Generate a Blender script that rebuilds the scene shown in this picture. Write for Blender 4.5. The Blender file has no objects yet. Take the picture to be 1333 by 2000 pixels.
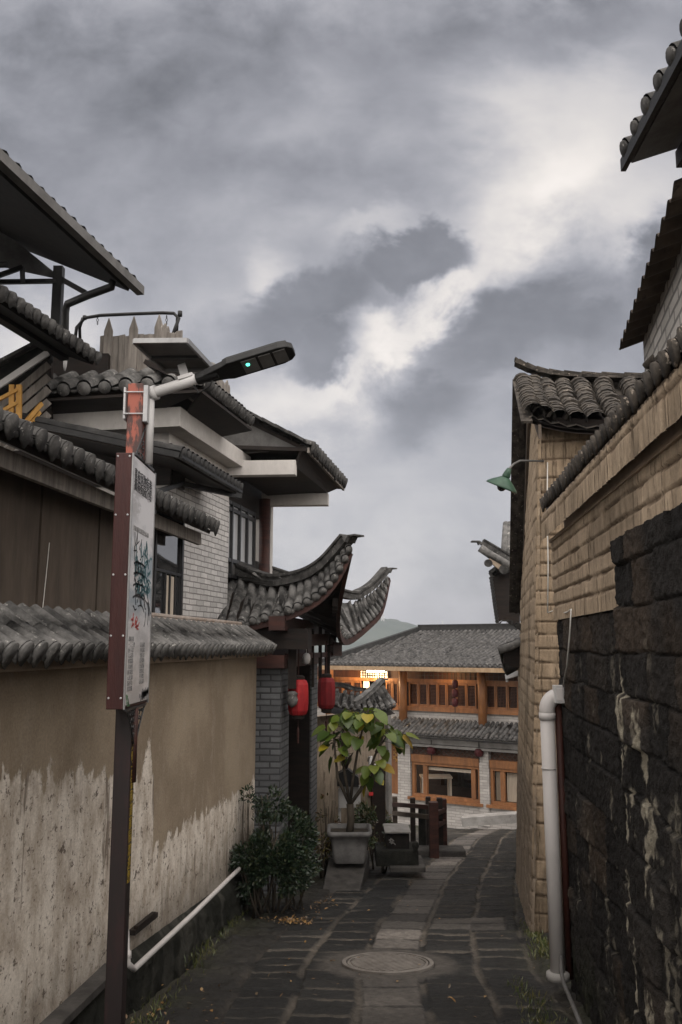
import bpy, bmesh, math, random
import numpy as np
from mathutils import Vector, Matrix
random.seed(7); np.random.seed(7)
SC = bpy.context.scene
COL = SC.collection
rad = math.radians

# ------------------------------------------------------------------ camera
CZ = 1.64                      # eye height over the ground at the camera
F = 1700.0                     # focal length in photo pixels (photo 1333 x 2000)
PITCH = math.atan(260/F)
cam = bpy.data.cameras.new('camera'); camo = bpy.data.objects.new('camera', cam); COL.objects.link(camo)
cam.sensor_fit = 'VERTICAL'; cam.sensor_height = 36; cam.lens = F*36/2000
cam.clip_start = .05; cam.clip_end = 6000
camo.location = (0, 0, CZ); camo.rotation_euler = (rad(90)+PITCH, 0, 0)
SC.camera = camo

# ------------------------------------------------------------------ node helper
class G:
    def __init__(s, nt): s.nt = nt; s.nodes = nt.nodes; s.links = nt.links
    def put(s, sock, v):
        if v is None: return
        if isinstance(v, bpy.types.NodeSocket): s.links.new(v, sock)
        else:
            if isinstance(v, (tuple, list)) and len(v) == 3 and sock.type == 'RGBA': v = (*v, 1)
            sock.default_value = v
    def node(s, typ, ins=None, **kw):
        n = s.nodes.new(typ)
        for k, v in kw.items(): setattr(n, k, v)
        for k, v in (ins or {}).items(): s.put(n.inputs[k], v)
        return n
    def m(s, op, a, b=None, c=None, clamp=False):
        n = s.node('ShaderNodeMath', operation=op, use_clamp=clamp)
        s.put(n.inputs[0], a); s.put(n.inputs[1], b); s.put(n.inputs[2], c); return n.outputs[0]
    def vm(s, op, a, b=None):
        n = s.node('ShaderNodeVectorMath', operation=op); s.put(n.inputs[0], a); s.put(n.inputs[1], b)
        return n.outputs[1] if op in ('LENGTH', 'DOT_PRODUCT', 'DISTANCE') else n.outputs[0]
    def mix(s, f, a, b, blend='MIX'):
        n = s.node('ShaderNodeMix', data_type='RGBA', blend_type=blend)
        s.put(n.inputs[0], f); s.put(n.inputs[6], a); s.put(n.inputs[7], b); return n.outputs[2]
    def noise(s, vec, scale=5, detail=4, rough=.55, dist=0):
        n = s.node('ShaderNodeTexNoise', {'Vector': vec, 'Scale': scale, 'Detail': detail, 'Roughness': rough, 'Distortion': dist})
        return n.outputs[0]
    def ss(s, x, a, b, lo=0, hi=1):          # smoothstep a..b -> lo..hi
        n = s.node('ShaderNodeMapRange', interpolation_type='SMOOTHSTEP')
        for i, v in enumerate((x, a, b, lo, hi)): s.put(n.inputs[i], v)
        return n.outputs[0]
    def lin(s, x, a, b, lo=0, hi=1):
        n = s.node('ShaderNodeMapRange')
        for i, v in enumerate((x, a, b, lo, hi)): s.put(n.inputs[i], v)
        return n.outputs[0]
    def obj(s): return s.node('ShaderNodeTexCoord').outputs['Object']
    def sep(s, v): n = s.node('ShaderNodeSeparateXYZ', {0: v}); return n.outputs
    def comb(s, x, y, z): return s.node('ShaderNodeCombineXYZ', {0: x, 1: y, 2: z}).outputs[0]
    def attr(s, name): return s.node('ShaderNodeAttribute', attribute_name=name)

# ------------------------------------------------------------------ world: overcast evening sky
SUN_EL, SUN_AZ = 50, 165          # soft light from behind the camera, high
w = bpy.data.worlds.new('World'); SC.world = w; w.use_nodes = True
g = G(w.node_tree); g.nodes.clear()
dirv = g.node('ShaderNodeTexCoord').outputs['Generated']
dx, dy, dz = g.sep(dirv)
sky = g.node('ShaderNodeTexSky', sky_type='NISHITA', sun_disc=False, sun_elevation=rad(SUN_EL), sun_rotation=rad(SUN_AZ), dust_density=3.0)
skyc = g.mix(1, sky.outputs[0], (.10, .10, .10), 'MULTIPLY')
yy = g.m('MAXIMUM', dy, .25)
a = g.m('DIVIDE', dx, yy); b = g.m('DIVIDE', dz, yy)
cl = g.comb(g.m('MULTIPLY', a, 1.0), g.m('MULTIPLY', b, 1.25), 0)
n1 = g.noise(cl, 3.2, 7, .56, .35); n2 = g.noise(g.vm('ADD', cl, (3.1, 1.7, 0)), 7.5, 6, .6, .2); n3 = g.noise(g.vm('ADD', cl, (7.7, 5.2, 0)), 1.6, 3, .5)
n4 = g.noise(g.vm('ADD', cl, (1.3, 9.1, 0)), 14, 7, .62, .4)
aw = g.m('ADD', a, g.m('MULTIPLY', g.m('SUBTRACT', n1, .5), .20))
bw = g.m('ADD', b, g.m('MULTIPLY', g.m('SUBTRACT', n2, .5), .20))
def pxdir(px, py):
    u = (px-666.5)/F; v = (1000-py)/F; den = math.cos(PITCH)-v*math.sin(PITCH)
    return u/den, (math.sin(PITCH)+v*math.cos(PITCH))/den
def lobe(px, py, lx, ly, tilt, inner=.35, outer=1.15):
    ca, cb = pxdir(px, py); t = rad(tilt); c, s_ = math.cos(t), math.sin(t)
    qa = g.m('SUBTRACT', aw, ca); qb = g.m('SUBTRACT', bw, cb)
    x = g.m('ADD', g.m('MULTIPLY', qa, c*F/lx), g.m('MULTIPLY', qb, s_*F/lx))
    y = g.m('ADD', g.m('MULTIPLY', qa, -s_*F/ly), g.m('MULTIPLY', qb, c*F/ly))
    r = g.m('SQRT', g.m('ADD', g.m('MULTIPLY', x, x), g.m('MULTIPLY', y, y)))
    return g.ss(r, inner, outer, 1, 0)
front = g.ss(dy, .25, .55)
# brightness of the cloud sheet
br = g.m('ADD', .215, g.m('MULTIPLY', g.m('SUBTRACT', n1, .5), .22))
br = g.m('ADD', br, g.m('MULTIPLY', g.m('SUBTRACT', n2, .5), .19))
br = g.m('ADD', br, g.m('MULTIPLY', g.m('SUBTRACT', n4, .5), .10))
for (px, py, lx, ly, t, amt, i0, o0) in [
        (1120, 280, 320, 220, 55, .22, .0, 1.3), (960, 440, 320, 120, 30, .17, .0, 1.3), (560, 790, 330, 120, 20, .23, .0, 1.25),
        (790, 655, 210, 42, 42, .22, .0, 1.3), (720, 440, 90, 50, 10, .12, .0, 1.3), (980, 200, 120, 120, 0, .08, .0, 1.3), (540, 520, 60, 90, 0, .10, .0, 1.2), (460, 560, 220, 90, 10, .06, .0, 1.2), (60, 650, 200, 130, 0, .22, .0, 1.2),
        (640, 1010, 560, 200, 0, .095, .1, 1.3), (1290, 420, 200, 120, 40, .15, .05, 1.2),
        (150, 200, 620, 300, 12, -.085, .1, 1.2), (1250, 60, 260, 110, 0, -.05, .1, 1.2), (720, 90, 420, 140, -10, -.05, .1, 1.3), (560, 270, 160, 70, 20, .05, .0, 1.3), (640, 150, 120, 60, -30, .05, .0, 1.3), (900, 560, 60, 130, -50, .10, .0, 1.3), (1180, 20, 300, 90, 10, -.06, .1, 1.2)]:
    br = g.m('ADD', br, g.m('MULTIPLY', lobe(px, py, lx, ly, t, i0, o0), amt))
dk = None
for q_ in ((800, 520, 140, 78, 28, .60, 1.06), (620, 600, 205, 100, 16, .5, 1.08), (645, 690, 110, 70, -15, .4, 1.1), (960, 650, 200, 82, 28, .45, 1.1), (845, 780, 150, 100, 48, .2, 1.2), (1075, 640, 150, 60, 8, .2, 1.2), (1255, 520, 130, 60, 40, .2, 1.2)):
    l_ = lobe(*q_); dk = l_ if dk is None else g.m('MAXIMUM', dk, l_)
dk = g.m('MULTIPLY', dk, .92)
dkc = g.m('ADD', .125, g.m('ADD', g.m('MULTIPLY', g.m('SUBTRACT', n2, .5), .12), g.m('MULTIPLY', g.m('SUBTRACT', n4, .5), .06)))
brf = g.m('ADD', g.m('MULTIPLY', br, g.m('SUBTRACT', 1, dk)), g.m('MULTIPLY', dkc, dk))
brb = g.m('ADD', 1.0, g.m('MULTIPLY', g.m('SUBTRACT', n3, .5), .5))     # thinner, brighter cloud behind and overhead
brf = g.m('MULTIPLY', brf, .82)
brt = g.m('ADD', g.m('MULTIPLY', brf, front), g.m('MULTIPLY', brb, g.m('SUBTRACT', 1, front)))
brt = g.m('MULTIPLY', brt, g.ss(dz, -.25, .02, .25, 1))
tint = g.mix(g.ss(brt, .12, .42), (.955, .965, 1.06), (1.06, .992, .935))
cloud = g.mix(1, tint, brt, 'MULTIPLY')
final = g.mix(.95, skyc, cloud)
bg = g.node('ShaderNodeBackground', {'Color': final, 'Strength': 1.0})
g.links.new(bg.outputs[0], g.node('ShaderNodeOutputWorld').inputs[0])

# ------------------------------------------------------------------ the sun, very soft through the cloud
sl = bpy.data.lights.new('sun', 'SUN'); sl.energy = .6; sl.angle = rad(50); sl.color = (1, .95, .9)
so = bpy.data.objects.new('sun', sl); COL.objects.link(so)
az = rad(SUN_AZ); el = rad(SUN_EL)
sd = Vector((math.sin(az)*math.cos(el), math.cos(az)*math.cos(el), math.sin(el)))
so.rotation_euler = sd.to_track_quat('Z', 'Y').to_euler(); so.location = (0, -10, 30)
SC.view_settings.view_transform = 'Standard'; SC.view_settings.look = 'None'
SC.cycles.use_denoising = True
SC.view_settings.exposure = 1.1; SC.view_settings.gamma = 1; SC.view_settings.use_curve_mapping = False
try: SC.cycles.max_bounces = 8
except Exception: pass

# ------------------------------------------------------------------ geometry helpers
def P(px, py, d):
    rx, rz = pxdir(px, py); return Vector((rx*d, d, CZ+rz*d))
class Pl:                      # a vertical plane through p along dir; off is measured along n (right of dir)
    def __init__(s, p, d):
        s.p = Vector((p[0], p[1], 0)); s.t = Vector((d[0], d[1], 0)).normalized(); s.n = Vector((s.t.y, -s.t.x, 0))
    def at(s, px, py, off=0):
        rx, rz = pxdir(px, py); d = (s.n.dot(s.p)+off)/(s.n.x*rx+s.n.y); return Vector((rx*d, d, CZ+rz*d))
    def pt(s, u, z, off=0): return s.p+s.t*u+s.n*off+Vector((0, 0, z))
    def u(s, v): return (Vector((v.x, v.y, 0))-s.p).dot(s.t)
    def su(s, px, py=1300, off=0): return s.u(s.at(px, py, off))
    def sz(s, px, py, off=0): v = s.at(px, py, off); return s.u(v), v.z
    def ang(s): return math.atan2(s.t.y, s.t.x)
def ground_z(d):
    if d < 18: return -.12*d
    if d < 28: return -2.16-.18*(d-18)
    return -3.96-.02*(min(d, 60)-28)-.004*max(0, d-60)

def wm(o):
    m_ = o.matrix_basis.copy()
    return wm(o.parent) @ m_ if o.parent else m_
class MB:
    def __init__(s): s.v = []; s.f = []; s.mi = []
    def add(s, vs, fs, mi=0):
        o = len(s.v); s.v += [tuple(x) for x in vs]; s.f += [tuple(i+o for i in f) for f in fs]; s.mi += [mi]*len(fs)
        return s
    def hexa(s, p, mi=0):      # p: bottom ring 4, top ring 4
        return s.add(p, [(3, 2, 1, 0), (4, 5, 6, 7), (0, 1, 5, 4), (1, 2, 6, 5), (2, 3, 7, 6), (3, 0, 4, 7)], mi)
    def box(s, x0, x1, y0, y1, z0, z1, mi=0):
        return s.hexa([(x0, y0, z0), (x1, y0, z0), (x1, y1, z0), (x0, y1, z0), (x0, y0, z1), (x1, y0, z1), (x1, y1, z1), (x0, y1, z1)], mi)
    def pbox(s, pl, u0, u1, z0, z1, o0, o1, mi=0):
        q = [pl.pt(u0, 0, o0), pl.pt(u0, 0, o1), pl.pt(u1, 0, o1), pl.pt(u1, 0, o0)]
        Z = lambda z: [Vector((v.x, v.y, z)) for v in q]
        return s.hexa(Z(z0)+Z(z1), mi)
    def beam(s, a, b, w, h, up=Vector((0, 0, 1)), mi=0):
        a = Vector(a); b = Vector(b); t = (b-a).normalized(); sd_ = t.cross(up).normalized(); u = sd_.cross(t)
        q = []
        for e in (a, b):
            for i, j in ((-1, -1), (1, -1), (1, 1), (-1, 1)): q.append(e+sd_*(i*w/2)+u*(j*h/2))
        return s.hexa(q, mi)
    def prism(s, pts, off, mi=0):
        n = len(pts); off = Vector(off); vs = [Vector(p) for p in pts]+[Vector(p)+off for p in pts]
        fs = [tuple(range(n))[::-1], tuple(range(n, 2*n))]+[(i, (i+1) % n, n+(i+1) % n, n+i) for i in range(n)]
        return s.add(vs, fs, mi)
    def tube(s, pts, r, seg=8, caps=True, mi=0):
        pts = [Vector(p) for p in pts]; n = len(pts); rs = r if isinstance(r, (list, tuple)) else [r]*n
        o = len(s.v); prev = None
        for i, p in enumerate(pts):
            t = (pts[min(i+1, n-1)]-pts[max(i-1, 0)]).normalized()
            if prev is None: side = t.orthogonal().normalized()
            else: side = (prev-t*prev.dot(t)).normalized()
            prev = side; up = t.cross(side)
            for k in range(seg):
                an = 2*math.pi*k/seg; s.v.append(tuple(p+side*(rs[i]*math.cos(an))+up*(rs[i]*math.sin(an))))
        for i in range(n-1):
            for k in range(seg):
                a_, b_ = o+i*seg+k, o+i*seg+(k+1) % seg
                s.f.append((a_, b_, b_+seg, a_+seg)); s.mi.append(mi)
        if caps:
            s.f.append(tuple(o+k for k in range(seg))[::-1]); s.f.append(tuple(o+(n-1)*seg+k for k in range(seg))); s.mi += [mi, mi]
        return s
    def lathe(s, base, prof, seg=16, axis=Vector((0, 0, 1)), mi=0):
        axis = Vector(axis).normalized(); pts = [Vector(base)+axis*z for r, z in prof]
        side = axis.orthogonal().normalized(); up = axis.cross(side); o = len(s.v)
        for (r, z), p in zip(prof, pts):
            for k in range(seg):
                an = 2*math.pi*k/seg; s.v.append(tuple(p+side*(r*math.cos(an))+up*(r*math.sin(an))))
        for i in range(len(prof)-1):
            for k in range(seg):
                a_, b_ = o+i*seg+k, o+i*seg+(k+1) % seg
                s.f.append((a_, b_, b_+seg, a_+seg)); s.mi.append(mi)
        s.f.append(tuple(o+k for k in range(seg))[::-1]); s.f.append(tuple(o+(len(prof)-1)*seg+k for k in range(seg))); s.mi += [mi, mi]
        return s
    def grid(s, rows, mi=0):
        o = len(s.v); nr, nc = len(rows), len(rows[0])
        for r in rows: s.v += [tuple(p) for p in r]
        for i in range(nr-1):
            for j in range(nc-1):
                a_ = o+i*nc+j; s.f.append((a_, a_+1, a_+nc+1, a_+nc)); s.mi.append(mi)
        return s
    def build(s, name, mats, parent=None, smooth=False, bevel=0):
        me = bpy.data.meshes.new(name)
        v = s.v
        if parent is not None:
            inv = wm(parent).inverted(); v = [tuple(inv @ Vector(p)) for p in v]
        me.from_pydata(v, [], s.f)
        if not isinstance(mats, (list, tuple)): mats = [mats, M['tile_pan']] if 1 in s.mi else [mats]
        for m_ in mats: me.materials.append(m_)
        if len(mats) > 1: me.polygons.foreach_set('material_index', s.mi)
        if smooth: me.polygons.foreach_set('use_smooth', [True]*len(me.polygons))
        me.update()
        o = bpy.data.objects.new(name, me); COL.objects.link(o)
        if parent is not None: o.parent = parent
        if bevel:
            md = o.modifiers.new('bevel', 'BEVEL'); md.width = bevel; md.segments = 2; md.limit_method = 'ANGLE'; md.angle_limit = rad(40)
        return o

def tag(o, label, cat, group=None, kind=None):
    if label: o['label'] = label
    if cat: o['category'] = cat
    if group: o['group'] = group
    if kind: o['kind'] = kind
    return o
def thing(name, label, cat, loc, ang=0, group=None):
    o = bpy.data.objects.new(name, None); COL.objects.link(o); o.empty_display_size = .2
    o.matrix_world = Matrix.Translation(Vector(loc)) @ Matrix.Rotation(ang, 4, 'Z')
    return tag(o, label, cat, group)
def solo(name, mb, mats, label, cat, loc, ang=0, group=None, smooth=False, bevel=0):   # a thing that is one mesh
    M = Matrix.Translation(Vector(loc)) @ Matrix.Rotation(ang, 4, 'Z'); inv = M.inverted()
    mb.v = [tuple(inv @ Vector(p)) for p in mb.v]
    o = mb.build(name, mats, None, smooth, bevel); o.matrix_world = M
    return tag(o, label, cat, group)

def lerp(a_, b_, t): return a_+(b_-a_)*t
def curve(pts, t):                       # Catmull-Rom through pts, t in 0..1
    n = len(pts)-1; x = min(max(t, 0), .99999)*n; i = int(x); f = x-i
    p0, p1, p2, p3 = pts[max(i-1, 0)], pts[i], pts[i+1], pts[min(i+2, n)]
    return .5*((2*p1)+(p2-p0)*f+(2*p0-5*p1+4*p2-p3)*f*f+(3*p1-p0-3*p2+p3)*f**3)

def tiles(cover, pan, E, R, n, r=.06, tl=.2, sag=0.0, drip=.07, disc=True, seg=6, jit=.004, flip=1, vmax=None):
    """barrel tile rows from eave curve E(u) up to ridge curve R(u); cover & pan are MBs"""
    rows = []
    for i in range(n+1):
        u = i/n
        rows.append((E(u), R(u)))
    def path(u, k):
        a_, b_ = E(u), R(u); L = (b_-a_).length; m_ = max(2, int(L/tl)); out = []
        for j in range(m_+1):
            t = j/m_; p = lerp(a_, b_, t); p = p-Vector((0, 0, 1))*(sag*L*4*t*(1-t)*.25); out.append(p)
        return out
    # pan surface, dips between the covers
    nu = n*2; prow = []
    for j in range(7):
        t = j/6; line = []
        for i in range(nu+1):
            u = i/nu; a_, b_ = E(u), R(u); L = (b_-a_).length
            p = lerp(a_, b_, t)-Vector((0, 0, 1))*(sag*L*t*(1-t)+(min(r*.9, .06) if i % 2 == 0 else min(r*.4, .03))); line.append(p)
        prow.append(line)
    pan.grid(prow)
    for i in range(n):
        u = (i+.5)/n; pts = path(u, i); e = (E(min(1, u+.5/n))-E(max(0, u-.5/n)))
        if e.length < 1e-5: continue
        e.normalize(); rings = []; m_ = len(pts)-1
        if (pts[-1]-pts[0]).length < .05: continue
        for j in range(m_):
            t = (pts[j+1]-pts[j]); 
            if t.length < 1e-6: continue
            t.normalize(); nn = e.cross(t); 
            if nn.z < 0: nn = -nn
            jx = e*random.uniform(-jit, jit)+nn*random.uniform(-jit, jit)*.6; k = 1+random.uniform(-.06, .06)
            rings.append((pts[j]-t*.012+jx, r*1.035*k, nn)); rings.append((pts[j+1]-t*.012+jx, r*.975*k, nn))
        o = len(cover.v)
        for (p, rr, nn) in rings:
            for k in range(seg+1):
                an = math.pi*k/seg; cover.v.append(tuple(p+e*(rr*math.cos(an))+nn*(rr*math.sin(an))))
        c = seg+1
        for q in range(len(rings)-1):
            for k in range(seg):
                a_ = o+q*c+k; cover.f.append((a_, a_+1, a_+c+1, a_+c)); cover.mi.append(0)
        if disc and rings:
            p, rr, nn = rings[0]; t = (pts[1]-pts[0]).normalized()
            if disc == 'tongue':
                tip = random.uniform(1.3, 1.8); pp = [p-t*.004+e*(rr*.98*math.cos(math.pi*k/8))+nn*(rr*.98*math.sin(math.pi*k/8)) for k in range(9)]
                pp += [p-t*.01-e*(rr*.72)-nn*(rr*.6*tip), p-t*.02-nn*(rr*tip), p-t*.01+e*(rr*.72)-nn*(rr*.6*tip)]
                cover.prism(pp, -t*.016)
            else:
                pp = [p-t*.004-nn*(rr*.12)+e*(rr*.86*math.cos(2*math.pi*k/12))+nn*(rr*.86*math.sin(2*math.pi*k/12)) for k in range(12)]
                cover.prism(pp, -t*.018)
        if drip:
            uu = (i+1)/n if i < n-1 else None
            if uu is not None:
                p = E(uu)-Vector((0, 0, .02)); t = (R(uu)-E(uu)).normalized(); hw = r*.95; dn = Vector((0, 0, -1))-t*.25
                pp = [p+e*hw, p-e*hw, p-e*hw*.8+dn*drip*.45, p+dn*drip*random.uniform(.85, 1.1), p+e*hw*.8+dn*drip*.45]
                cover.prism(pp, t*.02)

def eave_fn(A, B): return lambda u: lerp(A, B, u)
def simple_roof(parent, A, B, up, L, n, mats, r=.06, tl=.2, sag=.25, deck=.05, drip=.07, disc=True, deck_mat=None, name='tiled_roof', board=None):
    """flat roof plane: eave A..B, up = unit upslope vector, L length."""
    A = Vector(A); B = Vector(B); up = Vector(up).normalized()
    c, p = MB(), MB(); tiles(c, p, eave_fn(A, B), eave_fn(A+up*L, B+up*L), n, r, tl, sag, drip, disc)
    o = c.v; k = len(o); c.v += p.v; c.f += [tuple(i+k for i in f) for f in p.f]; c.mi += [1]*len(p.f)
    ro = c.build(name, mats, parent, True)
    if deck:
        nn = (B-A).cross(up).normalized(); nn = nn if nn.z > 0 else -nn
        d = MB(); off = -nn*(.05+sag*L*.06); q = [A+off+up*.04, B+off+up*.04, B+off+up*L, A+off+up*L]
        d.prism(q, -nn*deck); d.build('eave_board', deck_mat or M['wood_dark'], parent)
    return ro

# numpy value noise
def vnoise(x, y, seed=0):
    rs = np.random.RandomState(seed); T = rs.rand(256, 256)
    xi = np.floor(x).astype(int); yi = np.floor(y).astype(int); fx = x-xi; fy = y-yi
    fx = fx*fx*(3-2*fx); fy = fy*fy*(3-2*fy); m_ = 255
    a_ = T[xi & m_, yi & m_]; b_ = T[(xi+1) & m_, yi & m_]; c = T[xi & m_, (yi+1) & m_]; d = T[(xi+1) & m_, (yi+1) & m_]
    return (a_*(1-fx)+b_*fx)*(1-fy)+(c*(1-fx)+d*fx)*fy
def fbm(x, y, oct=4, seed=0, gain=.5):
    s_ = 0; amp = 1; tot = 0
    for o in range(oct): s_ = s_+amp*vnoise(x*2**o+o*17.3, y*2**o+o*5.1, seed+o); tot += amp; amp *= gain
    return s_/tot
def smooth(x, a_, b_): t = np.clip((x-a_)/(b_-a_), 0, 1); return t*t*(3-2*t)
def np_grid(name, X, Y, Z, mat, parent=None, color=None, smooth_=True, flip=False):
    nr, nc = X.shape; V = np.stack([X.ravel(), Y.ravel(), Z.ravel()], 1)
    if parent is not None:
        inv = np.array(wm(parent).inverted()); V = V @ inv[:3, :3].T+inv[:3, 3]
    idx = np.arange(nr*nc).reshape(nr, nc)
    Q = np.stack([idx[:-1, :-1], idx[:-1, 1:], idx[1:, 1:], idx[1:, :-1]], -1).reshape(-1, 4)
    if flip: Q = Q[:, ::-1]
    me = bpy.data.meshes.new(name); me.from_pydata(V.tolist(), [], Q.tolist())
    if smooth_: me.polygons.foreach_set('use_smooth', [True]*len(me.polygons))
    if color is not None:
        ca = me.color_attributes.new('tone', 'FLOAT_COLOR', 'POINT')
        cc = np.ones((nr*nc, 4), 'f'); cc[:, :3] = color.reshape(-1, 3); ca.data.foreach_set('color', cc.ravel())
    me.materials.append(mat); me.update()
    o = bpy.data.objects.new(name, me); COL.objects.link(o)
    if parent is not None: o.parent = parent
    return o
# ------------------------------------------------------------------ materials
M = {}
def newmat(name):
    m_ = bpy.data.materials.new(name); m_.use_nodes = True; g = G(m_.node_tree); g.nodes.clear()
    bs = g.node('ShaderNodeBsdfPrincipled'); out = g.node('ShaderNodeOutputMaterial'); g.links.new(bs.outputs[0], out.inputs[0])
    M[name] = m_; return g, bs
def bump(g, bs, h, strength=.5, dist=.02):
    n = g.node('ShaderNodeBump', {'Height': h, 'Strength': strength, 'Distance': dist}); g.links.new(n.outputs[0], bs.inputs['Normal'])
def std(name, c1, c2, scale=6, stretch=(1, 1, 1), rough=.8, bs_=.3, bscale=None, spots=None, spot_at=.62, metallic=0, spec=.3, fine=.35, bdist=.01):
    g, bs = newmat(name); v = g.vm('MULTIPLY', g.obj(), stretch)
    a_ = g.noise(v, scale, 5, .6); f = g.noise(v, scale*7, 4, .6)
    c = g.mix(g.ss(a_, .3, .7), c1, c2)
    c = g.mix(fine, c, g.mix(f, (.35, .35, .35), (1.65, 1.65, 1.65)), 'MULTIPLY')
    if spots:
        s_ = g.noise(g.vm('ADD', v, (5, 3, 9)), scale*2.2, 6, .7); c = g.mix(g.ss(s_, spot_at, spot_at+.09), c, spots)
    g.put(bs.inputs['Base Color'], c); bs.inputs['Roughness'].default_value = rough; bs.inputs['Metallic'].default_value = metallic
    bs.inputs['Specular IOR Level'].default_value = spec
    if bs_: bump(g, bs, g.noise(v, bscale or scale*5, 5, .65), bs_, bdist)
    return M[name]
std('tile', (.022, .021, .020), (.085, .082, .078), 9, rough=.85, spots=(.27, .26, .245), spot_at=.60, bs_=.7, fine=.5)
std('tile_bright', (.055, .054, .052), (.165, .16, .153), 8, rough=.85, spots=(.34, .33, .305), spot_at=.59, bs_=.7, fine=.5)
std('tile_old', (0.0200, 0.0176, 0.0152), (0.0800, 0.0688, 0.0576), 9, rough=.9, spots=(.32, .27, .22), spot_at=.6, bs_=.6)
std('tile_black', (.016, .016, .016), (.035, .034, .033), 8, rough=.8, spots=(.10, .10, .095), spot_at=.66)
std('tile_grey_red', (.30, .24, .20), (.42, .37, .33), 6, rough=.85, spots=(.12, .11, .10), spot_at=.6)
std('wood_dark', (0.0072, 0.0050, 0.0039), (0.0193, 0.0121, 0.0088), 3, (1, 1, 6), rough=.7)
std('wood_red', (.026, .011, .009), (.060, .022, .016), 3, (1, 1, 5), rough=.6)
std('wood_brown', (0.0540, 0.0418, 0.0324), (0.0900, 0.0706, 0.0540), 2.2, (3, 3, .5), rough=.85, spots=(.17, .135, .105), spot_at=.66)
std('wood_grey', (0.1200, 0.1080, 0.0960), (0.2400, 0.2160, 0.1920), 4, (5, 5, .6), rough=.9, spots=(.08, .07, .06), spot_at=.64)
std('wood_orange', (.165, .070, .028), (.26, .115, .045), 3, (3, 3, .6), rough=.5, fine=.25)
std('wood_orange_dark', (.045, .017, .009), (.085, .032, .015), 3, (3, 3, .7), rough=.6)
std('wood_yellow', (.33, .17, .035), (.45, .25, .07), 4, (3, 3, 1), rough=.7)
std('plaster_white', (0.4300, 0.4085, 0.3870), (0.5160, 0.4945, 0.4687), 2, (1, 1, .6), rough=.9, bs_=.15, spots=(.33, .30, .27), spot_at=.64, fine=.3)
std('plaster_tan', (.30, .235, .175), (.40, .32, .245), 1.6, (1.5, 1.5, .5), rough=.92, bs_=.25, spots=(.15, .11, .085), spot_at=.66, fine=.25)
std('concrete_grey', (.20, .19, .18), (.30, .29, .275), 4, rough=.9, spots=(.11, .105, .10), spot_at=.63)
std('soil', (.018, .014, .010), (.05, .04, .028), 9, rough=1)
std('moss_stone', (0.0072, 0.0078, 0.0060), (0.0270, 0.0264, 0.0216), 5, rough=.95, spots=(.10, .095, .085), spot_at=.68, bs_=.8, bdist=.03)
std('terrain', (0.0240, 0.0224, 0.0160), (0.0480, 0.0440, 0.0320), .5, rough=1)
std('dark_metal', (.012, .012, .013), (.025, .025, .026), 8, rough=.45, spec=.5)
std('black_paint', (0.0070, 0.0070, 0.0070), (0.0140, 0.0140, 0.0140), 8, rough=.5)
std('grey_metal', (.33, .33, .34), (.45, .45, .45), 5, rough=.45, spec=.5, spots=(.20, .18, .16), spot_at=.7)
std('white_paint', (0.4464, 0.4392, 0.4320), (0.5184, 0.5112, 0.5040), 4, rough=.4, fine=.12, spots=(.42, .40, .37), spot_at=.72)
std('pvc', (0.4680, 0.4446, 0.4290), (0.5460, 0.5226, 0.5070), 2.5, (1, 1, .4), rough=.42, fine=.1, spots=(.45, .41, .37), spot_at=.72, bs_=0)
std('pipe_brown', (0.0300, 0.0090, 0.0072), (0.0540, 0.0180, 0.0120), 5, rough=.6)
std('wire_white', (0.5270, 0.5100, 0.4760), (0.5950, 0.5780, 0.5440), 5, rough=.5, bs_=0)
std('green_enamel', (.022, .055, .035), (.04, .085, .055), 6, rough=.4, spots=(.09, .08, .06), spot_at=.68)
std('lantern_red', (.24, .010, .014), (.40, .024, .026), 14, (1, 1, .3), rough=.65, fine=.2)
std('lantern_old', (.12, .007, .010), (.22, .013, .016), 14, (1, 1, .3), rough=.65, fine=.2)
std('cloth_dark', (0.0055, 0.0050, 0.0044), (0.0154, 0.0121, 0.0099), 9, rough=.9)
std('fibre_sheet', (0.0385, 0.0294, 0.0224), (0.0805, 0.0630, 0.0490), 4, (1, 1, 1), rough=.9, spots=(.03, .025, .02), spot_at=.62)
std('corrugated', (.10, .10, .10), (.17, .17, .17), 5, rough=.55, metallic=.3)
std('pot_glaze', (.10, .097, .094), (.17, .165, .16), 6, rough=.6, spots=(.08, .075, .07), spot_at=.64)
std('stone_slab', (.035, .032, .03), (.075, .07, .064), 6, rough=.9, spots=(.05, .048, .04), spot_at=.62)
std('bark', (.035, .028, .02), (.08, .066, .05), 10, (1, 1, .3), rough=.9)
std('curtain', (.42, .36, .29), (.52, .46, .38), 3, (9, 9, .3), rough=.9, fine=.2)
std('paper_red', (.5, .03, .03), (.55, .05, .05), 5, rough=.8, bs_=0)
std('ink', (.02, .02, .022), (.04, .04, .045), 30, rough=.7, bs_=0, fine=.1)
std('ink_grey', (.20, .20, .20), (.30, .29, .29), 30, rough=.7, bs_=0, fine=.1)
std('ink_teal', (.05, .13, .15), (.12, .22, .24), 30, rough=.7, bs_=0, fine=.1)
std('ink_red', (.40, .06, .06), (.5, .12, .1), 30, rough=.7, bs_=0, fine=.1)
std('ink_green', (.05, .16, .07), (.12, .24, .12), 30, rough=.7, bs_=0, fine=.1)
std('paint_yellow', (0.3025, 0.2090, 0.0220), (0.3575, 0.2530, 0.0385), 40, rough=.6, bs_=0, spots=(.05, .02, .015), spot_at=.6)
std('solar_back', (0.0825, 0.0788, 0.0750), (0.1275, 0.1237, 0.1200), 5, rough=.7)
std('aluminium', (0.2100, 0.2100, 0.2100), (0.2600, 0.2600, 0.2600), 5, rough=.4, metallic=.5, bs_=0)
std('dry_leaf', (.16, .085, .03), (.30, .17, .06), 20, rough=.9, bs_=0)
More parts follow.
